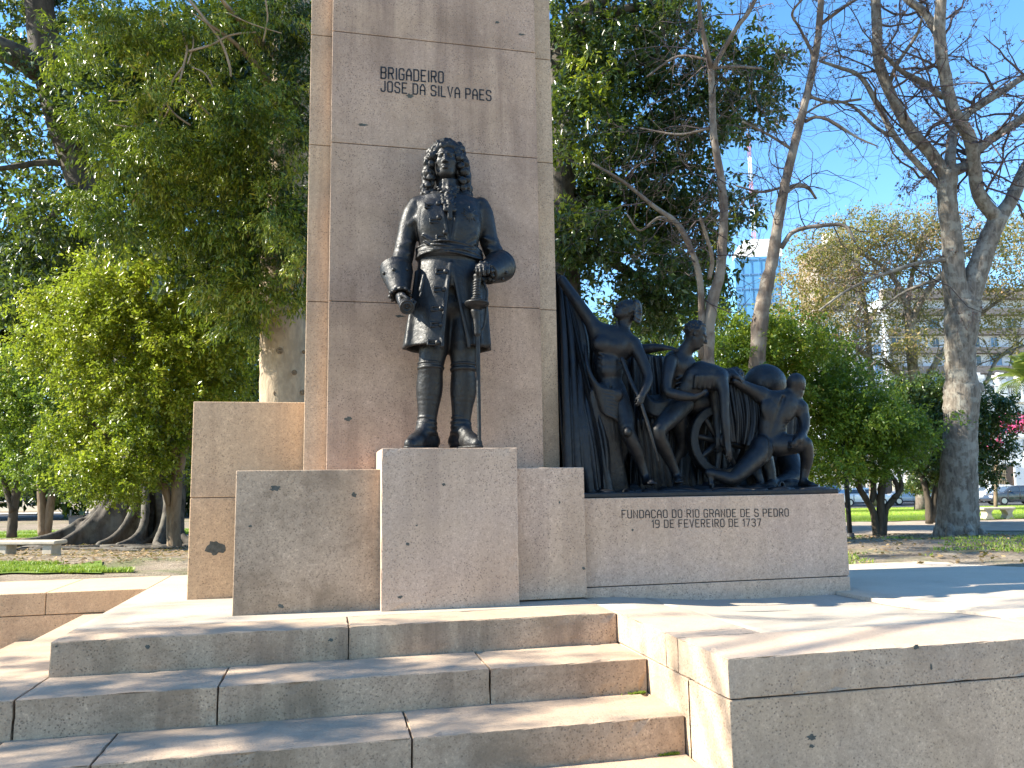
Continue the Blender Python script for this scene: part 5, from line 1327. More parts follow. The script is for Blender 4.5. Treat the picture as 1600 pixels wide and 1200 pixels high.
bl = [pblob(u, v, D + rng.uniform(-1.2, 2), ru, rv, 1.2, n) for (u, v, ru, rv, n) in ((20, 30, 60, 50, 900), (60, 120, 60, 40, 700), (10, 180, 50, 40, 600), (130, 40, 70, 60, 1200), (60, 240, 70, 30, 500), (20, 300, 60, 40, 800), (100, 340, 70, 45, 1300), (20, 390, 60, 50, 1300), (90, 420, 70, 40, 1400), (40, 470, 60, 40, 1200), (180, 250, 60, 60, 1300), (230, 120, 90, 70, 2200), (330, 60, 90, 60, 2200), (420, 40, 70, 60, 1800), (300, 180, 80, 60, 2000), (400, 160, 80, 60, 2200), (460, 260, 50, 80, 1900), (440, 90, 60, 60, 1500), (260, 290, 60, 50, 1200), (360, 310, 70, 60, 1600), (440, 390, 50, 50, 1200), (140, 160, 50, 60, 700))]
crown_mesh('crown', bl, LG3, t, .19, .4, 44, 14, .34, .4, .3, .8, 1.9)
crown_mesh('crown', [(-8.6 + .5 * math.sin(i * 2.3), 5.4 + .95 * (i % 3), 7.4 + 1.15 * (i // 3) + .4 * (i % 2), .6, .34, .36, 330) for i in range(15) if i % 5 in (0, 3)], LG3, t, .2, .45, 46, 13, .4, .3, .1, .8, 1.3)  # unseen clumps added left of frame, blocking sun on parts of the sprays
# unseen crown added above the frame to half-shade ground and trees at right
crown_mesh('crown', [(x, y, z, 2.6, 1.5, 1.0, n) for (x, y, z, n) in ((-7, 6, 13.5, 1500), (-8, 9, 14, 1900), (-5, 7.5, 15, 1700), (-9, 4.6, 13, 1100), (-3, 9.5, 16, 1700), (-2, 6.5, 15.5, 1300), (1, 8, 15.5, 1700), (3, 9.5, 16, 1500), (4, 7, 15.5, 1500), (-6, 11.5, 15.5, 1500), (0, 11.5, 17, 1300), (-10, 7, 15, 1200), (2, 5.2, 14, 900), (-4, 4.8, 14, 900), (6.5, 8.2, 16, 1200))], LG3, t, .2, .45, 45, 13, .5, .3, .1, .8, 1.3)
# --- pale straight trunk just behind the side block, hung with drooping green
t, base = tree_root('tree', 443, 14, 'pale straight trunk with knots behind the side block, drooping green crown above')
T = Tubes(); D = 14.0
limb(T, px_path([(446, 850, 42), (445, 700, 38.5), (444, 620, 37), (442, 520, 35), (440, 440, 33), (446, 350, 32), (450, 250, 31), (455, 100, 29), (458, -60, 26)], D), 24, 8, rng, .012)
for L_ in ([(452, 200, 14), (420, 130, 7), (370, 70, 3.6), (300, 20, .8)], [(452, 260, 10), (410, 230, 5), (350, 200, 2.6), (290, 140, .7)], [(455, 100, 10), (400, 60, 6), (330, -20, 2)]):
    limb(T, px_path(L_, D, -2.2), 10, 6, rng, .04)
tk = T.build('trunk', BK_PALE, t)
for (u, v, r) in ((437, 548, 4), (460, 582, 3), (432, 614, 4), (444, 465, 3), (475, 550, 2), (474, 613, 3)):
    k = Sculpt(); p = gd(u, v, D - (37.0 * D / FPX) * math.sqrt(max(.05, 1 - ((u - 443) / 37.) ** 2)))
    k.torus(p, r * D / FPX, .014, .01, (0, 1, 0)); k.ell(p, (r * D / FPX, .02, r * .5 * D / FPX), .01); k.mesh('knot', BK_BROWN, tk, .009)
# drooping sprays nearer the viewer
bl = []
for (u, v, ru, rv, n) in ((180, 30, 60, 45, 1500), (250, 55, 60, 40, 1400), (110, 70, 34, 40, 600), (330, 30, 55, 40, 1100), (160, 175, 46, 36, 1300), (150, 205, 34, 34, 900), (200, 240, 50, 30, 1000), (245, 205, 36, 22, 700), (300, 225, 55, 24, 1200), (380, 165, 52, 36, 1600), (430, 140, 40, 30, 900), (345, 200, 40, 30, 900), (380, 230, 46, 36, 1300), (250, 280, 60, 30, 1200), (330, 270, 46, 40, 1200), (395, 275, 30, 26, 600), (150, 310, 44, 40, 1200), (190, 350, 40, 34, 900), (280, 350, 60, 34, 1500), (350, 345, 50, 36, 1400), (430, 330, 40, 40, 1000), (470, 270, 18, 26, 300), (380, 400, 46, 40, 1400), (400, 450, 40, 46, 1500), (370, 490, 36, 36, 1000), (470, 440, 14, 50, 600), (340, 440, 44, 40, 1200), (460, 200, 26, 40, 500), (410, 20, 60, 40, 1000), (310, 120, 50, 40, 900), (240, 130, 46, 40, 800), (470, 380, 16, 40, 400)):
    bl.append(pblob(u, v + 6, 12.6 + rng.uniform(-.7, .8), ru * .78, rv * .58, .36, int(n * 1.15)))
crown_mesh('crown', bl, LG2, t, .098, .27, 47, 46, .44, .5, .2, .38, 1.4, .12, .5)
crown_mesh('crown', [pblob(u, v, 14.6, ru, rv, .5, n) for (u, v, ru, rv, n) in ((170, 120, 60, 80, 900), (250, 100, 60, 90, 1100), (330, 90, 60, 90, 1100), (410, 100, 60, 90, 1100), (250, 250, 70, 70, 1100), (340, 260, 70, 80, 1300), (420, 260, 50, 80, 1100), (330, 400, 70, 60, 1000), (400, 420, 50, 60, 800), (200, 330, 60, 50, 700), (465, 150, 20, 120, 700))], LG3, t, .17, .45, 49, 12, .4, .4, .15, .9, 1.6)  # dark leaf colour stands in for the shaded inside of this crown
crown_mesh('crown', [pblob(u, v, 13.1, ru, rv, .35, n) for (u, v, ru, rv, n) in ((450, 30, 36, 44, 1600), (462, 110, 24, 40, 1200), (455, 190, 30, 26, 900), (466, 300, 20, 40, 900), (440, 350, 34, 34, 1200), (455, 410, 22, 30, 500), (405, 330, 30, 60, 1200), (420, 250, 20, 24, 400))], LG3, t, .10, .36, 48, 30, .4, .5, .2, .5, 1.5)
V_ = Tubes()
for L_ in ([(296, 0, 2.4), (320, 30, 2.3), (345, 65, 2.2), (358, 100, 2), (361, 120, 1.8)], [(280, 130, 1.6), (290, 90, 1.8), (292, 75, 2), (286, 50, 1.6), (300, 44, 1.4)], [(285, 105, 1.8), (268, 130, 1.7), (255, 170, 1.6), (240, 205, 1.4)], [(295, 80, 2), (330, 70, 1.8), (360, 55, 1.6), (400, 50, 1.3)], [(300, 105, 1.3), (320, 115, 1.3), (335, 140, 1)], [(258, 160, 1.6), (275, 180, 1.6), (298, 196, 1.5)], [(293, 100, 1.2), (302, 70, 1.2), (300, 45, 1)], [(415, 0, 1.4), (418, 30, 1.3), (411, 65, 1.2)], [(170, 158, 1), (210, 155, 1), (240, 135, .9)], [(180, 195, .9), (205, 198, .9), (232, 190, .8)], [(355, 20, 1), (395, 38, 1), (440, 52, .8)], [(263, 172, 1.2), (252, 195, 1.1), (246, 225, 1)]):
    V_.add(spline(px_path(L_, 12.1, .2), 6)[:, :3], spline(px_path(L_, 12.1, .2), 6)[:, 3], 6, .5)
V_.build('bare_branch', BK_PALE, t)

# --- bright small leaved tree in front of the fig
t, base = tree_root('tree', 274, 16.6, 'bright yellow-green small leaved tree with twin thin stems, left of the monument')
T = Tubes(); D = 16.6
for L_ in ([(277, 872, 11), (273, 840, 9), (274, 800, 8), (276, 750, 8), (270, 680, 7), (250, 600, 6), (240, 500, 4)], [(270, 868, 8), (266, 830, 6), (265, 790, 6), (255, 760, 6), (225, 730, 5), (180, 690, 4), (120, 640, 3)], [(275, 770, 6), (290, 700, 5), (320, 620, 4), (340, 540, 3)], [(265, 790, 4), (258, 756, 5), (246, 742, 4), (232, 735, 3)]):
    limb(T, px_path(L_, D, rng.uniform(-.3, .3)), 8, 6, rng, .05)
T.build('trunk', BK_BROWN, t)
bl = []
for (u, v, ru, rv, n) in ((110, 480, 60, 36, 2200), (180, 455, 70, 40, 2600), (250, 440, 70, 44, 2600), (320, 450, 60, 50, 2300), (150, 520, 80, 40, 2800), (230, 520, 80, 44, 3000), (310, 530, 70, 44, 2400), (360, 560, 44, 50, 1500), (90, 560, 50, 30, 1300), (160, 590, 70, 36, 2400), (240, 600, 80, 40, 2800), (310, 610, 60, 44, 1700), (170, 660, 70, 30, 2100), (240, 670, 60, 34, 1900), (200, 720, 60, 30, 1700), (260, 725, 36, 26, 900), (190, 760, 40, 22, 900), (120, 690, 60, 30, 1500), (130, 740, 50, 24, 1100), (290, 400, 60, 40, 1700), (200, 410, 50, 36, 1300), (280, 670, 30, 40, 800), (350, 600, 40, 26, 700), (60, 530, 30, 24, 500)):
    bl.append(pblob(u, v, D + rng.uniform(-.9, .7), ru, rv, .8, int(n * .95)))
crown_mesh('crown', bl, LG1, t, .085, .55, 51, 30, .30, .15, .25, .7, 2.3)
# --- its lower neighbour at the frame edge
t, base = tree_root('tree', 18, 21, 'low dark-stemmed leafy tree at the left edge behind the stone bench')
T = Tubes(); D = 21
for L_ in ([(18, 840, 8), (22, 790, 7), (30, 740, 6), (40, 650, 4)], [(20, 800, 5), (6, 750, 4), (-10, 690, 3)]): limb(T, px_path(L_, D, .3), 8, 6, rng, .05)
T.build('trunk', BK_DARK, t)
crown_mesh('crown', [pblob(u, v, D + rng.uniform(-.8, .8), ru, rv, 1, n) for (u, v, ru, rv, n) in ((20, 580, 50, 36, 1700), (60, 610, 50, 34, 1700), (10, 640, 46, 34, 1500), (70, 670, 50, 34, 1600), (20, 700, 50, 30, 1500), (70, 730, 50, 26, 1400), (10, 750, 40, 24, 1000), (-30, 600, 40, 60, 1200), (95, 640, 30, 40, 800))], LG4, t, .095, .55, 53, 22, .28, .25, .3, .8, 2.0)
t, base = tree_root('tree', 70, 24, 'dark double trunk in the shade beside the grey bin')
T = Tubes()
for L_ in ([(68, 836, 8), (66, 790, 7), (62, 740, 6), (50, 640, 5)], [(74, 836, 6), (80, 780, 6), (92, 720, 5)]): limb(T, px_path(L_, 24, .3), 8, 6, rng, .05)
T.build('trunk', BK_BROWN, t)
crown_mesh('crown', [pblob(u, v, 24.5, ru, rv, 1.4, n) for (u, v, ru, rv, n) in ((120, 720, 90, 40, 2400), (60, 690, 80, 40, 1600), (170, 690, 80, 50, 2000), (150, 765, 60, 16, 700))], LG3, t, .12, .5, 54, 18, .3, .3, .3, .8, 1.8)

# --- shrubs behind the kneeling figure
def bush(label, u, D, stems, blobs, mat, leaf, seed, bark=BK_DARK, name='shrub', cat='shrub', per=22, W=.5, depth=.9, dens=3.2):
    r = np.random.default_rng(seed); t, b = tree_root(name, u, D, label, cat); T = Tubes()
    for s in stems: limb(T, px_path(s, D, r.uniform(-.3, .3)), 8, 6, r, .08)
    T.build('trunk', bark, t)
    crown_mesh('crown', [pblob(u_, v + (9 if v < 640 else 0), D + r.uniform(-.9, .9), ru * .92, rv * .85, depth, n) for (u_, v, ru, rv, n) in blobs], mat, t, leaf, W, seed, per, .28, .2, .3, .8, dens)
    return t
bush('green shrub on twisted dark stems behind the kneeling figure and dark post', 1375, 17.3, [
 [(1370, 842, 6), (1364, 800, 5), (1350, 775, 5), (1342, 758, 4.5), (1348, 735, 4), (1346, 700, 3)], [(1375, 842, 7), (1376, 795, 6), (1378, 760, 5.5), (1384, 735, 5), (1380, 680, 4)],
 [(1380, 842, 5.5), (1383, 800, 5), (1394, 782, 4.6), (1404, 768, 4.4), (1396, 748, 3.5), (1385, 740, 3)], [(1396, 778, 4), (1408, 764, 3.6), (1406, 745, 3), (1400, 730, 2.6)], [(1362, 785, 4), (1364, 760, 3.5), (1358, 735, 3)], [(1376, 790, 3), (1366, 765, 2.6), (1370, 740, 2)], [(1370, 700, 4), (1300, 640, 4), (1220, 590, 3), (1150, 560, 2)]],
 [(1140, 545, 40, 40, 1300), (1190, 525, 50, 36, 1700), (1240, 540, 50, 40, 1900), (1290, 570, 50, 40, 1900), (1330, 610, 50, 40, 1800), (1280, 620, 50, 44, 1800), (1350, 660, 56, 36, 1900), (1300, 680, 50, 36, 1700), (1400, 670, 44, 30, 1300), (1360, 710, 50, 24, 1400), (1290, 725, 36, 24, 900), (1410, 700, 30, 26, 700), (1220, 600, 44, 50, 1400), (1150, 590, 40, 40, 900), (1270, 740, 24, 18, 300), (1120, 500, 24, 30, 400), (1240, 500, 36, 18, 260), (1180, 496, 40, 16, 240), (1340, 735, 50, 14, 500), (1150, 478, 10, 14, 60), (1205, 486, 12, 12, 60), (1262, 512, 14, 10, 60), (1300, 528, 16, 10, 80), (1345, 560, 14, 12, 80), (1385, 600, 16, 10, 80), (1420, 636, 22, 8, 90), (1450, 655, 14, 6, 50), (1435, 690, 12, 8, 60), (1380, 735, 14, 8, 60), (1240, 752, 12, 8, 40), (1425, 668, 26, 8, 120), (1270, 600, 20, 14, 160)], LG4, .085, 61)
bush('darker round shrub behind the grey forked tree', 1450, 24, [[(1452, 818, 6), (1450, 780, 5), (1440, 740, 4), (1430, 690, 3)], [(1456, 816, 5), (1462, 770, 5), (1472, 720, 4), (1490, 680, 3)]],
 [(1430, 620, 40, 30, 1200), (1470, 610, 50, 34, 1500), (1440, 660, 46, 34, 1400), (1490, 660, 60, 40, 1800), (1540, 640, 40, 30, 1000), (1550, 690, 30, 30, 700), (1440, 710, 46, 30, 1200), (1490, 720, 50, 30, 1200), (1535, 735, 26, 24, 500), (1450, 750, 30, 12, 350), (1410, 600, 24, 24, 400)], LG3, .12, 62, per=18, dens=3.6)
bush('small dark leaved bush under the shrubs by the street', 1450, 34, [[(1452, 800, 3), (1450, 780, 3), (1445, 765, 2)], [(1455, 800, 4), (1460, 770, 3.6), (1470, 740, 3)]], [(1435, 760, 24, 10, 500), (1465, 755, 22, 9, 400)], LG3, .11, 63, per=14)
bush('pink bougainvillea spilling beside the white wall at right', 1560, 40, [[(1556, 795, 3), (1556, 740, 2.6), (1562, 690, 2)]], [(1562, 665, 24, 10, 500), (1590, 660, 14, 9, 260), (1548, 690, 8, 10, 120)], LPK, .13, 64, BK_BROWN, 'bougainvillea', 'plant', 12, .8)
# --- wide flat crowned brownish tree in front of the flats
t, base = tree_root('tree', 1428, 46, 'wide flat crowned tree with thin brown and olive leaves before the apartment block')
T = Tubes(); D = 46; Tw = Tubes()
for L_ in ([(1440, 800, 10), (1436, 700, 9), (1428, 600, 8), (1422, 520, 7), (1418, 480, 6)], [(1420, 520, 5), (1440, 470, 4.5), (1470, 430, 3.5), (1520, 390, 2.5)], [(1418, 480, 5), (1400, 440, 4), (1370, 410, 3), (1310, 380, 2.2)], [(1432, 640, 6), (1460, 570, 4.5), (1500, 520, 3.5), (1560, 470, 2.5), (1600, 450, 2)], [(1364, 790, 6), (1362, 640, 5), (1358, 540, 4), (1350, 470, 3.4), (1330, 420, 2.6)], [(1360, 560, 4), (1330, 540, 3), (1290, 520, 2.4), (1250, 500, 1.8)], [(1365, 600, 3.4), (1330, 560, 3), (1300, 545, 2)], [(1436, 620, 4), (1400, 580, 3), (1380, 560, 2.4)], [(1418, 480, 4), (1425, 430, 3.4), (1440, 380, 2.6), (1470, 350, 2)], [(1540, 600, 3), (1560, 560, 2.6), (1600, 540, 2)]):
    P = limb(T, px_path(L_, D, rng.uniform(-1.5, 1.5)), 8, 6, rng, .05)
    for j in np.linspace(len(P) * .4, len(P) - 1, 9).astype(int):
        dv = rng.normal(size=3); dv[2] += .3; twigs(Tw, P[j, :3], dv, rng.uniform(1.2, 3.2), max(min(P[j, 3] * .5, .05), .02), 2, rng, .5, (3, 4), .0, .8, .012)
T.build('trunk', BK_BARE, t); Tw.build('twigs', BK_BARE, t)
bl = []
for (u, v, ru, rv, n) in ((1250, 430, 40, 22, 420), (1290, 390, 50, 20, 600), (1350, 370, 60, 18, 700), (1410, 360, 60, 16, 600), (1300, 440, 60, 24, 600), (1370, 420, 70, 24, 700), (1440, 400, 60, 22, 500), (1260, 480, 50, 24, 600), (1320, 490, 60, 26, 500), (1390, 480, 60, 26, 500), (1240, 500, 30, 24, 350), (1540, 380, 60, 22, 500), (1590, 360, 50, 20, 450), (1580, 430, 60, 26, 350), (1330, 540, 50, 22, 300), (1420, 560, 50, 24, 300), (1300, 520, 50, 20, 300), (1560, 500, 50, 22, 260), (1480, 370, 50, 18, 400), (1460, 440, 60, 20, 300), (1540, 440, 60, 18, 300), (1610, 480, 50, 20, 240), (1440, 500, 50, 22, 240), (1640, 390, 60, 20, 400), (1400, 530, 40, 18, 160), (1600, 540, 50, 18, 160), (1470, 340, 50, 10, 200), (1350, 345, 50, 10, 260)):
    bl.append(pblob(u, v, D + rng.uniform(-2, 2), ru, rv, 2.0, int(n * 1.5)))
crown_mesh('crown', bl, LBR, t, .20, .45, 66, 12, .8, .05, .1, .7, 2.4)
# --- palm at the right edge and a spiky plant behind the stooping figure
def rosette(name, label, cat, base, top, n, L, w, seed, mat, bark, r, droop, parts=True):
    t = empty(name, base, label, cat); rr = np.random.default_rng(seed); T = Tubes(); T.add(np.linspace(base, top, 8), np.linspace(r, r * .8, 8), 10); T.build('trunk', bark, t)
    VV = []
    for i in range(n):
        a = rr.uniform(0, 6.28); e = rr.uniform(-.2, 1.3); d = np.array([math.cos(a) * math.cos(e), math.sin(a) * math.cos(e), math.sin(e)]); s = np.cross(d, [0, 0, 1.0]); s /= np.linalg.norm(s) + 1e-9
        l = L * rr.uniform(.7, 1.1); P = []
        for k in np.linspace(0, 1, 7): P.append(np.array(top) + d * l * k - np.array([0, 0, droop * l * k * k]))
        if parts:   # feather frond: leaflets along the rib
            for k in range(26):
                q = k / 26; i0 = min(int(q * 6), 5); c = P[i0] + (P[i0 + 1] - P[i0]) * (q * 6 - i0); tl = L * .28 * math.sin(math.pi * min(.95, q + .12)) ** .6
                for sg in (-1, 1):
                    tip = c + s * sg * tl * .8 + d * tl * .45 - np.array([0, 0, tl * .35]); VV.append((c - d * .03 * L / 2, c + d * .03 * L / 2, tip))
        else:
            for k in range(6):
                w0, w1 = w * (1 - k / 6) ** .5, w * (1 - (k + 1) / 6) ** .5
                VV.append((P[k] - s * w0, P[k] + s * w0, P[k + 1] + s * w1)); VV.append((P[k] - s * w0, P[k + 1] + s * w1, P[k + 1] - s * w1))
    V = np.array(VV).reshape(-1, 3); from_np('fronds', V, np.arange(len(V)).reshape(-1, 3), mat, t, False, np.repeat(rr.random(len(V) // 3), 3)); return t
b = gp(1606, 42); rosette('palm', 'yellow-green feather palm by the white wall at right edge', 'palm', b, gd(1606, 590, 42), 44, 2.6, .05, 71, LPALM, BK_FIG, .22, .5)
b = gp(1045, 13); rosette('yucca', 'spiky sword leaved plant poking up behind the stooping figure', 'plant', b, gd(1043, 565, 13), 40, .62, .022, 72, LG1, BK_BROWN, .07, .12, False)

# --- trees off to the left whose crowns throw the dappled shade on steps and terrace
def shade_tree(label, x, y, blobs, seed, L=.12, mat=LG2):
    b = np.array([x, y, float(gz(x, y))]); t = empty('tree', b, label, 'tree'); r = np.random.default_rng(seed); T = Tubes()
    top = max(q[2] for q in blobs); limb(T, np.array([(x, y, b[2] - .1, .3), (x + .1, y, 2, .24), (x, y + .1, 4.5, .2), (x, y, top - 1, .1)]), 12, 6, r, .04)
    for q in blobs: limb(T, np.array([(x, y, max(2.5, q[2] - 2), .035), ((x + q[0]) / 2, (y + q[1]) / 2, q[2] - .7, .022), (q[0], q[1], q[2], .01)]), 6, 5, r, .05)
    T.build('trunk', BK_FIG, t); crown_mesh('crown', blobs, mat, t, L, .45, seed, 14, .3, .3, .15); return t
SD = np.array([SUN_TO.x, SUN_TO.y, SUN_TO.z]) / abs(SUN_TO.x)
def shb(x, y, z, t, rx, ry, rz, n):
    p = np.array([x, y, z]) + SD * t; return (*p, rx, ry, rz, n)
shade_tree('leafy tree outside the left edge shading the lower steps', -11.0, -1.0, [shb(-1.6, -1.0, -.1, 9.0, .9, .5, .4, 1300), shb(-.4, -.55, 0, 9.6, .9, .2, .25, 420), shb(.4, -1.0, -.2, 9.9, .8, .25, .25, 330), shb(-.3, -1.4, -.3, 9.6, 1.0, .4, .35, 800), shb(-2.6, -1.6, -.4, 8.5, 1.0, .7, .5, 1700), shb(0, -2.0, -.55, 9.6, .9, .5, .4, 900), shb(-1.6, -2.2, -.5, 9, 1.2, .6, .5, 1900), shb(-3.2, -.4, -.2, 8.3, .9, .7, .4, 700), shb(-1.7, -.25, 0, 9.2, .7, .22, .2, 160)], 81, .11)
shade_tree('tall thin crowned tree outside the left edge dappling the terrace', -12.2, -2.0, [shb(2.6, -1.55, 0, 13.2, 1.1, .25, .2, 120), shb(3.0, -.9, 0, 13.2, 1.0, .2, .2, 90), shb(4.2, -1.3, 0, 13.8, 1.2, .5, .45, 260), shb(-1.9, .9, 0, 12, .5, .5, .3, 60), shb(-1.2, -.1, 0, 11.6, .8, .12, .14, 70), shb(5.4, -.7, 0, 14.2, 1.4, .4, .4, 300), shb(5.5, .4, 0, 14.5, 1.6, .4, .5, 380), shb(6.6, -1.6, 0, 14.8, 1.5, .5, .5, 260), shb(8, 1.2, 0, 15.2, 2.4, .8, .7, 600)], 82, .11)
shade_tree('wide dense unseen tree added outside the lower left, keeping the forecourt before the steps in shade', -13.5, -7.5, [(-10 + i * 1.9, -8.6 + j * 1.75, 7.0 + .5 * ((i * 3 + j * 5) % 4), 1.5, 1.2, .7, 520) for i in range(4) for j in range(4)], 83, .14, LG3)  # unseen tree added to cut the bounce light on the risers
# ------------------------------------------------------------------ buildings, cars, benches, small things
M_WHITE = plain('white_render', (.78, .76, .72), .85, 0, .06, 1.2)
M_LILAC = plain('pale_grey_render', (.60, .64, .70), .85, 0, .06, .6)
M_BAND = plain('brown_band', (.21, .18, .16), .85, 0, .12, .8)
M_BLUE = plain('blue_panel', (.10, .28, .50), .4, 0, .10, .4)
M_WIN = plain('window_glass', (.045, .065, .09), .12, 0, .25, .6, .7)
M_WINB = plain('window_blue', (.10, .20, .36), .2, 0, .2, .6, .7)
M_FRAME = plain('window_frame', (.55, .55, .55), .6)
M_CREAM = plain('cream_render', (.66, .60, .48), .85, 0, .08, 1)
M_BRICK = plain('orange_brick', (.42, .16, .08), .9, 0, .2, 8)
M_IRON = plain('black_iron', (.02, .02, .022), .55, 0, .1, 20)
M_BINM = plain('grey_bin_paint', (.06, .075, .095), .5, 0, .1, 10)
M_STONE = plain('bench_stone', (.42, .37, .29), .9, 0, .18, 7, .3, .3)
M_RED = plain('mast_red', (.45, .16, .14), .6); M_MW = plain('mast_white', (.75, .75, .73), .6)
M_TYRE = plain('tyre', (.02, .02, .02), .9); M_RIM = plain('rim', (.45, .46, .48), .3, .8)
M_LAMP = plain('lamp_lens', (.75, .75, .72), .1); M_TAIL = plain('tail_lens', (.35, .02, .02), .2); M_TRIM = plain('black_trim', (.03, .03, .032), .6)
M_CURT = plain('curtain', (.5, .46, .40), .9)
M_STREET_Z = -1.02

def facing(name, u, D, label, cat, z=None, yaw=0.0, group=None):
    p = gp(u, D); p[2] = p[2] if z is None else z
    o = bpy.data.objects.new(name, None); COL.objects.link(o)
    c, s = math.cos(yaw), math.sin(yaw); r = RH * c + FH * s; f = FH * c - RH * s
    m = Matrix.Identity(4)
    for i in range(2): m[i][0] = r[i]; m[i][1] = f[i]
    for i in range(3): m[i][3] = p[i]
    o.matrix_world = m; tag(o, label, cat, group); return o
def child(name, bm, mat, parent, smooth=False, label=None):
    bmesh.ops.recalc_face_normals(bm, faces=bm.faces[:]); me = bpy.data.meshes.new(name); bm.to_mesh(me); bm.free(); me.materials.append(mat)
    if smooth:
        for p in me.polygons: p.use_smooth = True
    o = bpy.data.objects.new(name, me); COL.objects.link(o); o.parent = parent
    if label: o['label'] = label
    return o
def cbox(name, mat, parent, *b, bevel=0.0, label=None):
    bm = bmesh.new()
    for q in b: bm_box(bm, *q, bevel)
    return child(name, bm, mat, parent, label=label)
def window(parent, x, z, w, h, y, glass=M_WIN, mull=1, sill=True):
    """frame standing proud of the wall with panes set back inside it"""
    t = .07
    f = cbox('window', M_FRAME, parent, (x - w / 2, x - w / 2 + t, y - .06, y + .05, z, z + h), (x + w / 2 - t, x + w / 2, y - .06, y + .05, z, z + h), (x - w / 2 + t, x + w / 2 - t, y - .055, y + .05, z, z + t), (x - w / 2 + t, x + w / 2 - t, y - .055, y + .05, z + h - t, z + h), *[(x - w / 2 + w * k / (mull + 1) - .03, x - w / 2 + w * k / (mull + 1) + .03, y - .05, y + .04, z + t, z + h - t) for k in range(1, mull + 1)])
    cbox('pane', glass, f, (x - w / 2 + t, x + w / 2 - t, y - .02, y + .02, z + t, z + h - t))
    if sill: cbox('sill', M_WHITE, f, (x - w / 2 - .1, x + w / 2 + .1, y - .14, y + .02, z - .08, z - .005))
# apartment block with brown slab bands
Dm = 110.0; s = Dm / FPX; hz = 756
def zv(v, D): return .9 + (hz - v) * D / FPX - M_STREET_Z
ap = facing('apartment_block', 1400, Dm, 'pale apartment block with brown horizontal balcony bands behind the bare trees', 'building', M_STREET_Z, .06)
W = 300 * s
cbox('wall', M_LILAC, ap, (0, W, 0, 14, 0, zv(462, Dm)))
for k, (v0, v1) in enumerate(((450, 466), (483, 493), (515, 525), (546, 555), (576, 588), (608, 618), (640, 650), (672, 680))):
    cbox('balcony_band', M_BAND, ap, (-.4, W + .4, -1.3, -.004, zv(v1, Dm), zv(v0, Dm)))
    if k:
        zt = zv(v1, Dm)
rngb = random.Random(4)
for k, v in enumerate((514, 545, 575, 607, 639, 671)):
    for i in range(9):
        x = 1.6 + i * 2.85
        window(ap, x, zv(v, Dm) + .12, rngb.choice((1.1, 1.5, 1.9)), 1.45, 0, rngb.choice((M_WIN, M_WINB, M_CURT)), 1, False)
wg2 = facing('apartment_block', 1288, 104, 'white block with columns of blue windows left of the brown banded flats', 'building', M_STREET_Z, .06)
s2 = 104 / FPX; W2 = 122 * s2
cbox('wall', M_LILAC, wg2, (0, W2, 0, 10, 0, zv(492, 104)))
cbox('parapet', M_WHITE, wg2, (-.2, W2 + .2, -.25, 10.1, zv(492, 104) + .004, zv(484, 104)))
for k, v in enumerate((525, 556, 587, 618, 649, 680)):
    for i, x in enumerate((1.3, 3.4, 6.0, 8.4)): window(wg2, x, zv(v, 104), 1.15, 1.6, 0, M_WINB if (i + k) % 3 else M_WIN, 1)
for x in (4.7, 9.6): cbox('pilaster', M_WHITE, wg2, (x - .25, x + .25, -.35, -.004, 0, zv(494, 104)))
# blue tower with white cap
tb = facing('glass_tower', 1166, 165, 'tall blue faced tower block with white roof cap between the bare trunks', 'building', M_STREET_Z, -.1)
s3 = 165 / FPX; W3 = 72 * s3
cbox('wall', M_BLUE, tb, (0, W3, 0, 12, 0, zv(392, 165)))
cbox('roof_cap', M_WHITE, tb, (1.2, W3 + .6, .4, 9, zv(392, 165) + .004, zv(371, 165)), (2.6, W3 - .8, 1.4, 7, zv(371, 165) + .008, zv(360, 165)))
for k in range(13):
    z = zv(396 + k * 24, 165); cbox('floor_band', M_WINB, tb, (-.05, W3 + .05, -.12, -.004, z - .25, z))
for x in np.arange(1.1, W3, 1.9): cbox('mullion', M_BLUE, tb, (x - .06, x + .06, -.2, -.125, 0, zv(393, 165)))
# block carrying a white water tank
wt = facing('apartment_block', 1300, 150, 'distant pinkish block topped by a white water tank above the flat crowned tree', 'building', M_STREET_Z)
s4 = 150 / FPX
cbox('wall', M_BAND, wt, (0, 70 * s4, 0, 10, 0, zv(372, 150)))
bm = bmesh.new(); bmesh.ops.create_cone(bm, cap_ends=True, segments=24, radius1=1.45, radius2=1.35, depth=2.6, matrix=Matrix.Translation((30 * s4, 2.5, zv(372, 150) + 1.3))); bmesh.ops.create_uvsphere(bm, u_segments=24, v_segments=8, radius=1.3, matrix=Matrix.Translation((30 * s4, 2.5, zv(372, 150) + 2.6)) @ Matrix.Scale(.35, 4, (0, 0, 1)))
child('water_tank', bm, M_WHITE, wt, True)
for v in range(380, 560, 22):
    for x in (1.2, 3.6, 6.4): window(wt, x, zv(v + 14, 150), 1.2, 1.3, 0, M_WIN, 1, False)
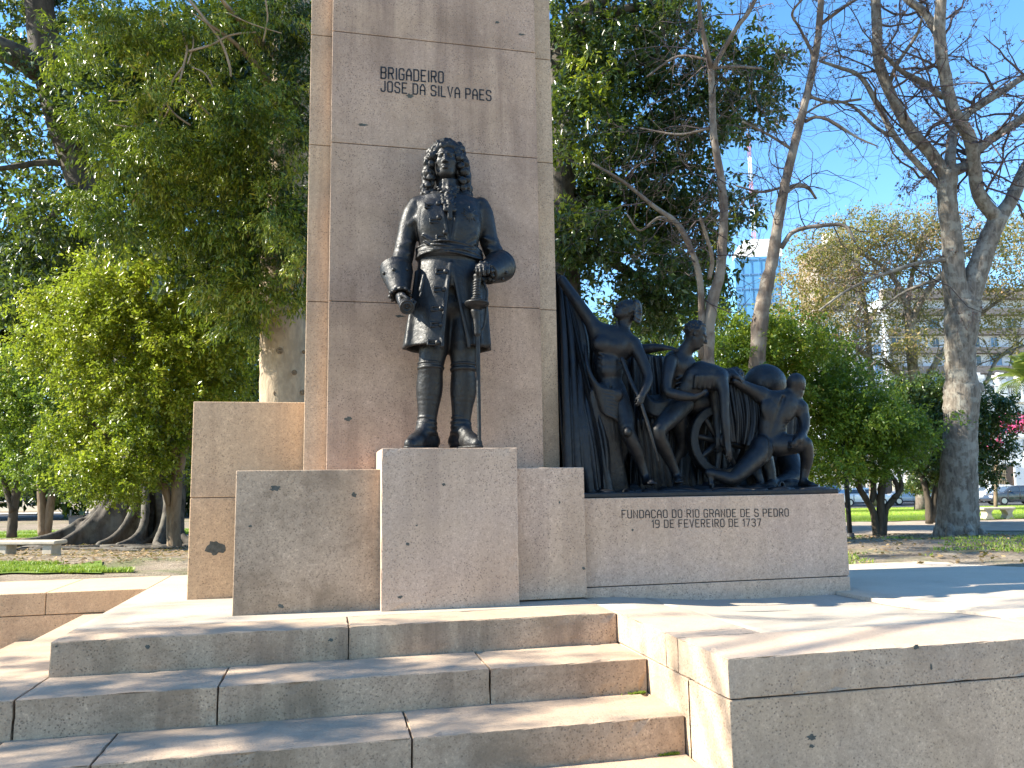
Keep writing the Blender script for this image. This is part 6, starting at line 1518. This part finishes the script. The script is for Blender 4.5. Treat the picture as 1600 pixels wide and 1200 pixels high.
# radio mast
ms = facing('radio_mast', 1200, 175, 'thin red and white lattice radio mast rising against the blue sky', 'mast', M_STREET_Z)
zt = zv(180, 175); nseg = 14
for k in range(nseg):
    T = Tubes(); z0, z1 = zt * k / nseg, zt * (k + 1) / nseg; w0, w1 = .75 - .4 * k / nseg, .75 - .4 * (k + 1) / nseg
    c3 = [(math.cos(a), math.sin(a)) for a in (.3, 2.4, 4.5)]
    for j in range(3):
        a, b = c3[j], c3[(j + 1) % 3]
        T.add([(a[0] * w0, a[1] * w0, z0), (a[0] * w1, a[1] * w1, z1)], .07, 4)
        for q in range(4):
            za, zb = z0 + (z1 - z0) * q / 4, z0 + (z1 - z0) * (q + 1) / 4; wq = w0 + (w1 - w0) * q / 4
            T.add([(a[0] * wq, a[1] * wq, za), (b[0] * wq, b[1] * wq, zb)], .03, 3)
    o = from_np('mast_section', np.concatenate(T.v), (np.concatenate(T.q), np.concatenate(T.t)), M_RED if k % 2 else M_MW, None, False); o.parent = ms
T = Tubes(); T.add([(0, 0, zt), (0, 0, zt + 3)], .06, 4); o = from_np('aerial', np.concatenate(T.v), (np.concatenate(T.q), np.concatenate(T.t)), M_MW); o.parent = ms
# white mansion with balustrade and iron gate
mn = facing('mansion', 1496, 88, 'sunlit white mansion with roof balustrade and iron grilled window at right edge', 'building', M_STREET_Z, .05)
s5 = 88 / FPX; W5 = 260 * s5
cbox('wall', M_WHITE, mn, (0, W5, 0, 9, 0, zv(634, 88)))
cbox('cornice', M_WHITE, mn, (-.3, W5 + .3, -.45, 9.2, zv(634, 88) + .004, zv(628, 88)), (-.12, W5 + .12, -.22, -.004, zv(690, 88), zv(686, 88)), (-.15, W5 + .1, -.18, -.004, 0, .9))
for x in (3.3, 6.0, 8.6, 11.4, 14.1, 16.8): cbox('balustrade_pier', M_WHITE, mn, (x - .45, x + .45, -.3, .5, zv(628, 88) + .004, zv(596, 88)), (x - .6, x + .6, -.42, .62, zv(596, 88) + .004, zv(590, 88)), (x - .3, x + .3, -.2, .4, zv(590, 88) + .008, zv(586, 88)))
for x0 in (3.3, 6.0, 8.6, 11.4, 14.1):
    cbox('balustrade_rail', M_WHITE, mn, (x0 + .46, x0 + 2.1, -.15, .25, zv(606, 88), zv(602, 88)), (x0 + .46, x0 + 2.1, -.15, .25, zv(628, 88) + .01, zv(626, 88)))
    b = bmesh.new()
    for k in range(5):
        x = x0 + .75 + k * .28
        for zz, r1, r2, dp in ((.12, .06, .1, .3), (.45, .1, .05, .4), (.85, .05, .07, .4)): bmesh.ops.create_cone(b, cap_ends=True, segments=8, radius1=r1, radius2=r2, depth=dp, matrix=Matrix.Translation((x, .05, zv(626, 88) + zz)))
    child('balusters', b, M_WHITE, mn)
gx0, gx1, gz0_, gz1_ = 52 * s5, 92 * s5, zv(768, 88), zv(733, 88)
gw = cbox('gate_window', M_WHITE, mn, (gx0 - .25, gx0, -.14, -.004, gz0_, gz1_), (gx1, gx1 + .25, -.14, -.004, gz0_, gz1_), (gx0 - .25, gx1 + .25, -.16, -.004, gz1_ + .004, gz1_ + .3))
cbox('pane', plain('dark_brown_door', (.14, .09, .06), .6), gw, (gx0 + .004, gx1 - .004, -.05, -.004, gz0_, gz1_ - .004))
cbox('grille', plain('gilt_iron', (.42, .33, .20), .6), gw, *[(x - .025, x + .025, -.12, -.07, gz0_ + .05, gz1_ - .05) for x in np.arange(gx0 + .12, gx0 + 1.9, .19)], *[(gx0 + .05, gx0 + 1.95, -.135, -.121, z - .03, z + .03) for z in np.linspace(gz0_ + .2, gz1_ - .2, 4)])
for x in (1.6, 8.4, 11.2, 14.5): window(mn, x, zv(725, 88), 1.2, 2.3, 0, M_WIN, 1)
# low shops along the street
sh_ = facing('shop_building', 1240, 90, 'low cream street front with dark openings seen under the green shrub', 'building', M_STREET_Z, .03)
s6 = 90 / FPX; W6 = 252 * s6
cbox('wall', M_WHITE, sh_, (0, W6, 0, 8, 0, zv(708, 90)))
cbox('parapet', M_CREAM, sh_, (-.2, W6 + .02, -.3, 8, zv(708, 90) + .004, zv(698, 90)))
for i in range(6):
    x = 1.6 + i * 3.0
    cbox('doorway', M_IRON if i % 2 else M_WIN, sh_, (x - .6, x + .6, -.04, -.004, 0, 2.5)); cbox('architrave', M_CREAM, sh_, (x - .8, x - .602, -.1, -.004, 0, 2.7), (x + .602, x + .8, -.1, -.004, 0, 2.7), (x - .8, x + .8, -.12, -.004, 2.504, 2.8))
lb = facing('long_building', -260, 100, 'long pale building half hidden beyond the dark trees at left', 'building', M_STREET_Z, -.05)
cbox('wall', M_CREAM, lb, (0, 60, 0, 8, 0, 5.0)); cbox('roof', plain('clay_roof', (.30, .12, .07), .9), lb, (-.4, 60.4, -.6, 8.4, 5.004, 5.5))
for i in range(18): window(lb, 2 + i * 3.3, 1.2, 1.2, 1.9, 0, M_WIN, 1)
# brick gate pillar
bp = facing('gate_pillar', 1288, 62, 'small orange brick pillar with white cap by the street, beside the dark post', 'pillar'); cbox('shaft', M_BRICK, bp, (-.28, .28, -.28, .28, -.1, 1.0), bevel=.02); cbox('cap', M_WHITE, bp, (-.36, .36, -.36, .36, 1.004, 1.16), (-.2, .2, -.2, .2, 1.164, 1.5), bevel=.02)
# cars -------------------------------------------------------------
def car(name_label, u, D, paint, flip=False, kind='sedan', group=None):
    c = facing('parked_car', u, D, name_label, 'car', M_STREET_Z + .035, 0.0, group)
    f = -1 if flip else 1
    if kind == 'sedan': low = [(-2.15, .32), (-2.2, .55), (-2.12, .82), (-1.75, .92), (-1.2, .97), (1.0, .95), (1.75, .86), (2.1, .70), (2.2, .48), (2.12, .30)]; roof = [(-1.78, .90), (-1.05, 1.38), (-.6, 1.45), (.15, 1.45), (.55, 1.38), (1.25, .92)]
    elif kind == 'hatch': low = [(-1.85, .32), (-1.9, .6), (-1.86, .9), (-1.6, .96), (.9, .95), (1.55, .86), (1.85, .68), (1.92, .48), (1.85, .30)]; roof = [(-1.82, .92), (-1.62, 1.36), (-1.3, 1.47), (0, 1.49), (.35, 1.42), (1.1, .92)]
    else: low = [(-2.3, .35), (-2.35, .7), (-2.3, 1.0), (-.6, 1.02), (1.1, 1.05), (1.9, .98), (2.2, .8), (2.3, .5), (2.2, .34)]; roof = [(-.62, 1.0), (-.5, 1.6), (-.2, 1.7), (.5, 1.7), (.8, 1.62), (1.35, 1.02)]
    def extr(prof, w0, w1, zmid):
        bm = bmesh.new(); L, R = [], []
        for x, z in prof:
            t = np.clip((z - zmid) / .6, 0, 1); w = w0 + (w1 - w0) * t
            endt = 1 - .10 * max(0, abs(x) - 1.5); L.append(bm.verts.new((f * x, -w * endt, z))); R.append(bm.verts.new((f * x, w * endt, z)))
        n = len(prof)
        for i in range(n): bm.faces.new((L[i], L[(i + 1) % n], R[(i + 1) % n], R[i]))
        bm.faces.new(L[::-1]); bm.faces.new(R)
        bmesh.ops.bevel(bm, geom=bm.edges[:], offset=.045, segments=3, profile=.6, affect='EDGES'); return bm
    body = child('body', extr(low, .84, .82, .6), paint, c, True)
    child('cabin', extr(roof, .78, .60, .95), paint, c, True)
    # side glass, screens
    rx = np.array(roof); inner = [(x * .93 + .0, z) for x, z in roof]
    for sd in (-1, 1):
        for a, b in ((roof[0], -.08), (-.02, roof[-1])):
            bm = bmesh.new(); x0 = (roof[0][0] + .38) if a is roof[0] else .02; x1 = -.06 if a is roof[0] else roof[-1][0] - .3
            tx0 = max(x0, roof[1][0] + .12); tx1 = min(x1, roof[-2][0] - .02); zt_ = roof[2][1] - .13
            def wy(z): return sd * ((.78 + (.60 - .78) * np.clip((z - .95) / .6, 0, 1)) + .006)
            vs = [bm.verts.new((f * x, wy(z), z)) for x, z in ((x0, 1.0), (x1, 1.0), (tx1, zt_), (tx0, zt_))]
            vo = [bm.verts.new((v.co.x, v.co.y - sd * .03, v.co.z)) for v in vs]; bm.faces.new(vs); bm.faces.new(vo[::-1])
            for i in range(4): bm.faces.new((vs[i], vs[(i + 1) % 4], vo[(i + 1) % 4], vo[i]))
            child('side_window', bm, M_WIN, c)
    for (xa, za), (xb, zb), nm in ((roof[-1], roof[-2], 'windscreen'), (roof[0], roof[1], 'rear_window')):
        bm = bmesh.new(); nx, nz = (zb - za), -(xb - xa); l = math.hypot(nx, nz); sg = 1 if nm == 'windscreen' else -1; nx, nz = nx / l * sg, nz / l * sg
        if nx * sg < 0: nx, nz = -nx, -nz
        pa = (xa + (xb - xa) * .1, za + (zb - za) * .1); pb = (xa + (xb - xa) * .92, za + (zb - za) * .92)
        vs = []
        for (x, z), w in ((pa, .68), (pb, .54)):
            for y in (-w, w): vs.append((f * (x + nx * .02), y, z + nz * .02)); 
        v = [bm.verts.new(q) for q in vs]; v2 = [bm.verts.new((q[0] - f * nx * .03, q[1], q[2] - nz * .03)) for q in vs]
        o = [0, 1, 3, 2]; bm.faces.new([v[i] for i in o]); bm.faces.new([v2[i] for i in o[::-1]])
        for i in range(4): bm.faces.new((v[o[i]], v[o[(i + 1) % 4]], v2[o[(i + 1) % 4]], v2[o[i]]))
        child(nm, bm, M_WIN, c)
    wb = 1.3 if kind == 'sedan' else (1.18 if kind == 'hatch' else 1.45)
    for x in (-wb, wb):
        for y in (-.78, .78):
            bm = bmesh.new(); rot = Matrix.Translation((f * x, y, .31)) @ Matrix.Rotation(math.pi / 2, 4, 'X')
            bmesh.ops.create_cone(bm, cap_ends=True, segments=28, radius1=.31, radius2=.31, depth=.2, matrix=rot); bmesh.ops.bevel(bm, geom=bm.edges[:], offset=.02, segments=2, affect='EDGES')
            w = child('wheel', bm, M_TYRE, c)
            bm = bmesh.new(); bmesh.ops.create_cone(bm, cap_ends=True, segments=20, radius1=.2, radius2=.2, depth=.215, matrix=rot)
            for k in range(5):
                a = k * 2 * math.pi / 5; bmesh.ops.create_cone(bm, cap_ends=True, segments=6, radius1=.035, radius2=.035, depth=.225, matrix=Matrix.Translation((f * x + math.cos(a) * .12, y, .31 + math.sin(a) * .12)) @ Matrix.Rotation(math.pi / 2, 4, 'X'))
            child('rim', bm, M_RIM, w)
    xe = low[-2][0]
    for y in (-.6, .6):
        cbox('headlight', M_LAMP, c, *[(min(f * (xe - .16), f * (xe - .0)), max(f * (xe - .16), f * (xe - .0)), y - .17, y + .17, .58, .72)], bevel=.03)
        xr = low[1][0]; cbox('tail_light', M_TAIL, c, *[(min(f * (xr + .0), f * (xr + .14)), max(f * (xr + .0), f * (xr + .14)), y - .15, y + .15, .62, .82)], bevel=.02)
    cbox('sill_trim', M_TRIM, c, (-1.0, 1.0, -.855, .855, .24, .34)); cbox('bumper', M_TRIM, c, *[(min(f * (xe - .12), f * (xe + .02)), max(f * (xe - .12), f * (xe + .02)), -.7, .7, .3, .42)], bevel=.03)
    for y in (-.86, .86): cbox('mirror', paint, c, *[(min(f * .72, f * .88), max(f * .72, f * .88), y - .09, y + .09, .98, 1.1)], bevel=.03)
    cbox('door_seam', M_TRIM, c, *[(x - .008, x + .008, -.845, .845, .36, .94) for x in (-.95, -.02, .92)])
    return c
def paint(name, col): return plain(name, col, .25, .1, .03, 3, .6, 0, Coat_Weight=.8)
P_W, P_S, P_D, P_R, P_B = paint('paint_white', (.72, .73, .74)), paint('paint_silver', (.42, .44, .47)), paint('paint_graphite', (.035, .042, .055)), paint('paint_dark_red', (.09, .03, .03)), paint('paint_blue_grey', (.16, .22, .30))
G = 'cars parked along the street'
car('dark graphite sedan parked at right edge, beyond the right stone bench', 1583, 62, P_D, True, 'sedan', G)
car('white hatchback parked behind the dark graphite sedan', 1548, 69, P_W, True, 'hatch', G)
car('white sedan in the street just right of the dark post', 1345, 64, P_W, False, 'sedan', G)
car('silver hatchback between the white sedan and the dark red car', 1418, 66, P_S, True, 'hatch', G)
car('dark red sedan under the low dark bush left of the grey tree', 1462, 68, P_R, True, 'sedan', G)
car('blue-grey pickup with high cab, farthest left behind the plinth end', 1290, 70, P_B, False, 'pickup', G)
car('white van-like pickup half hidden behind the grey tree trunk', 1500, 72, P_W, True, 'pickup', G)
# benches ------------------------------------------------------------
def bench_slab(o, L, w, h, t):
    cbox('seat', M_STONE, o, (-L / 2, L / 2, -w / 2, w / 2, h - t, h), bevel=.02)
b1 = facing('stone_bench', 1553, 28, 'small pale stone bench with two curved pedestal legs beyond the grey tree', 'bench', None, .05)
bench_slab(b1, 1.15, .42, .42, .08)
for x in (-.36, .38):
    bm = bmesh.new(); prof = [(.15, 0), (.155, .05), (.11, .09), (.075, .17), (.085, .24), (.13, .30), (.15, .338)]; rg = [[bm.verts.new((x + a * r, b_ * .17, z)) for a, b_ in ((-1, -1), (1, -1), (1, 1), (-1, 1))] for r, z in prof]
    for q, w in zip(rg[:-1], rg[1:]):
        for i in range(4): bm.faces.new((q[i], q[(i + 1) % 4], w[(i + 1) % 4], w[i]))
    bm.faces.new(rg[0][::-1]); bm.faces.new(rg[-1]); child('leg', bm, M_STONE, b1)
b2 = facing('stone_bench', 46, 14.3, 'low worn stone bench on two square blocks by the fig roots at left', 'bench', None, -.12)
b2.matrix_world = Matrix.Translation((0, 0, float(atz(100, 867, -.2)[2] * 0))) @ b2.matrix_world
bench_slab(b2, 1.35, .34, .25, .07)
for x in (-.36, .5): cbox('leg', M_STONE, b2, (x - .09, x + .09, -.13, .13, -.08, .178), bevel=.012)
# litter bin and dark post
bn = facing('litter_bin', 126, 24, 'dark grey litter bin hung between two posts beyond the fig roots', 'bin')
bm = bmesh.new()
for z, wv, dv in ((.28, .19, .15), (.66, .22, .18)): pass
ring = [[bm.verts.new((sx * wv, sy * dv, z)) for sx, sy in ((-1, -1), (1, -1), (1, 1), (-1, 1))] for z, wv, dv in ((.25, .185, .15), (.64, .22, .18), (.64, .20, .16), (.30, .17, .135))]
for a, b in zip(ring[:-1], ring[1:]):
    for i in range(4): bm.faces.new((a[i], a[(i + 1) % 4], b[(i + 1) % 4], b[i]))
bm.faces.new(ring[0][::-1]); bm.faces.new(ring[-1]); child('bin_body', bm, M_BINM, bn)
for x in (-.25, .25): cbox('post', M_BINM, bn, (x - .02, x + .02, -.02, .02, -.05, .82), bevel=.004)
cbox('rim', M_IRON, bn, (-.225, .225, -.185, -.162, .62, .66), (-.225, .225, .162, .185, .62, .66), (-.229, -.205, -.162, .162, .62, .66), (.205, .229, -.162, .162, .62, .66))
dp = facing('metal_post', 1323, 16.6, 'thin black metal post standing just past the right end of the plinth', 'post')
T = Tubes(); T.add([(0, 0, -.05), (0, 0, .12)], .085, 14); T.add([(0, 0, .12), (0, 0, 2.35)], .05, 14); T.add([(0, 0, 2.35), (0, 0, 2.41)], .065, 14); T.add([(0, 0, 2.41), (0, 0, 2.48)], [.06, .015], 14)
o = from_np('shaft', np.concatenate(T.v), (np.concatenate(T.q), np.concatenate(T.t)), M_IRON, None, True); o.parent = dp
# far-off wood closing the view on both sides
def wood(u0, u1, D, vt, vb, n, mat, seed, L=.5):
    r = random.Random(seed); bl = []
    for i in range(int((u1 - u0) / 34)):
        u = u0 + i * 34 + r.uniform(-12, 12)
        for v in np.arange(vt + r.uniform(-30, 30), vb, 34): bl.append(pblob(u, v, D + r.uniform(-6, 6), 36, 28, 2.5, n))
    o = crown_mesh('far_wood', bl, mat, None, L, .5, seed, 12, .9, .2, .2); o['kind'] = 'stuff'
wood(-420, 640, 66, 400, 775, 380, LG3, 91, .7)
wood(640, 1160, 70, 500, 780, 300, LG3, 92, .6)
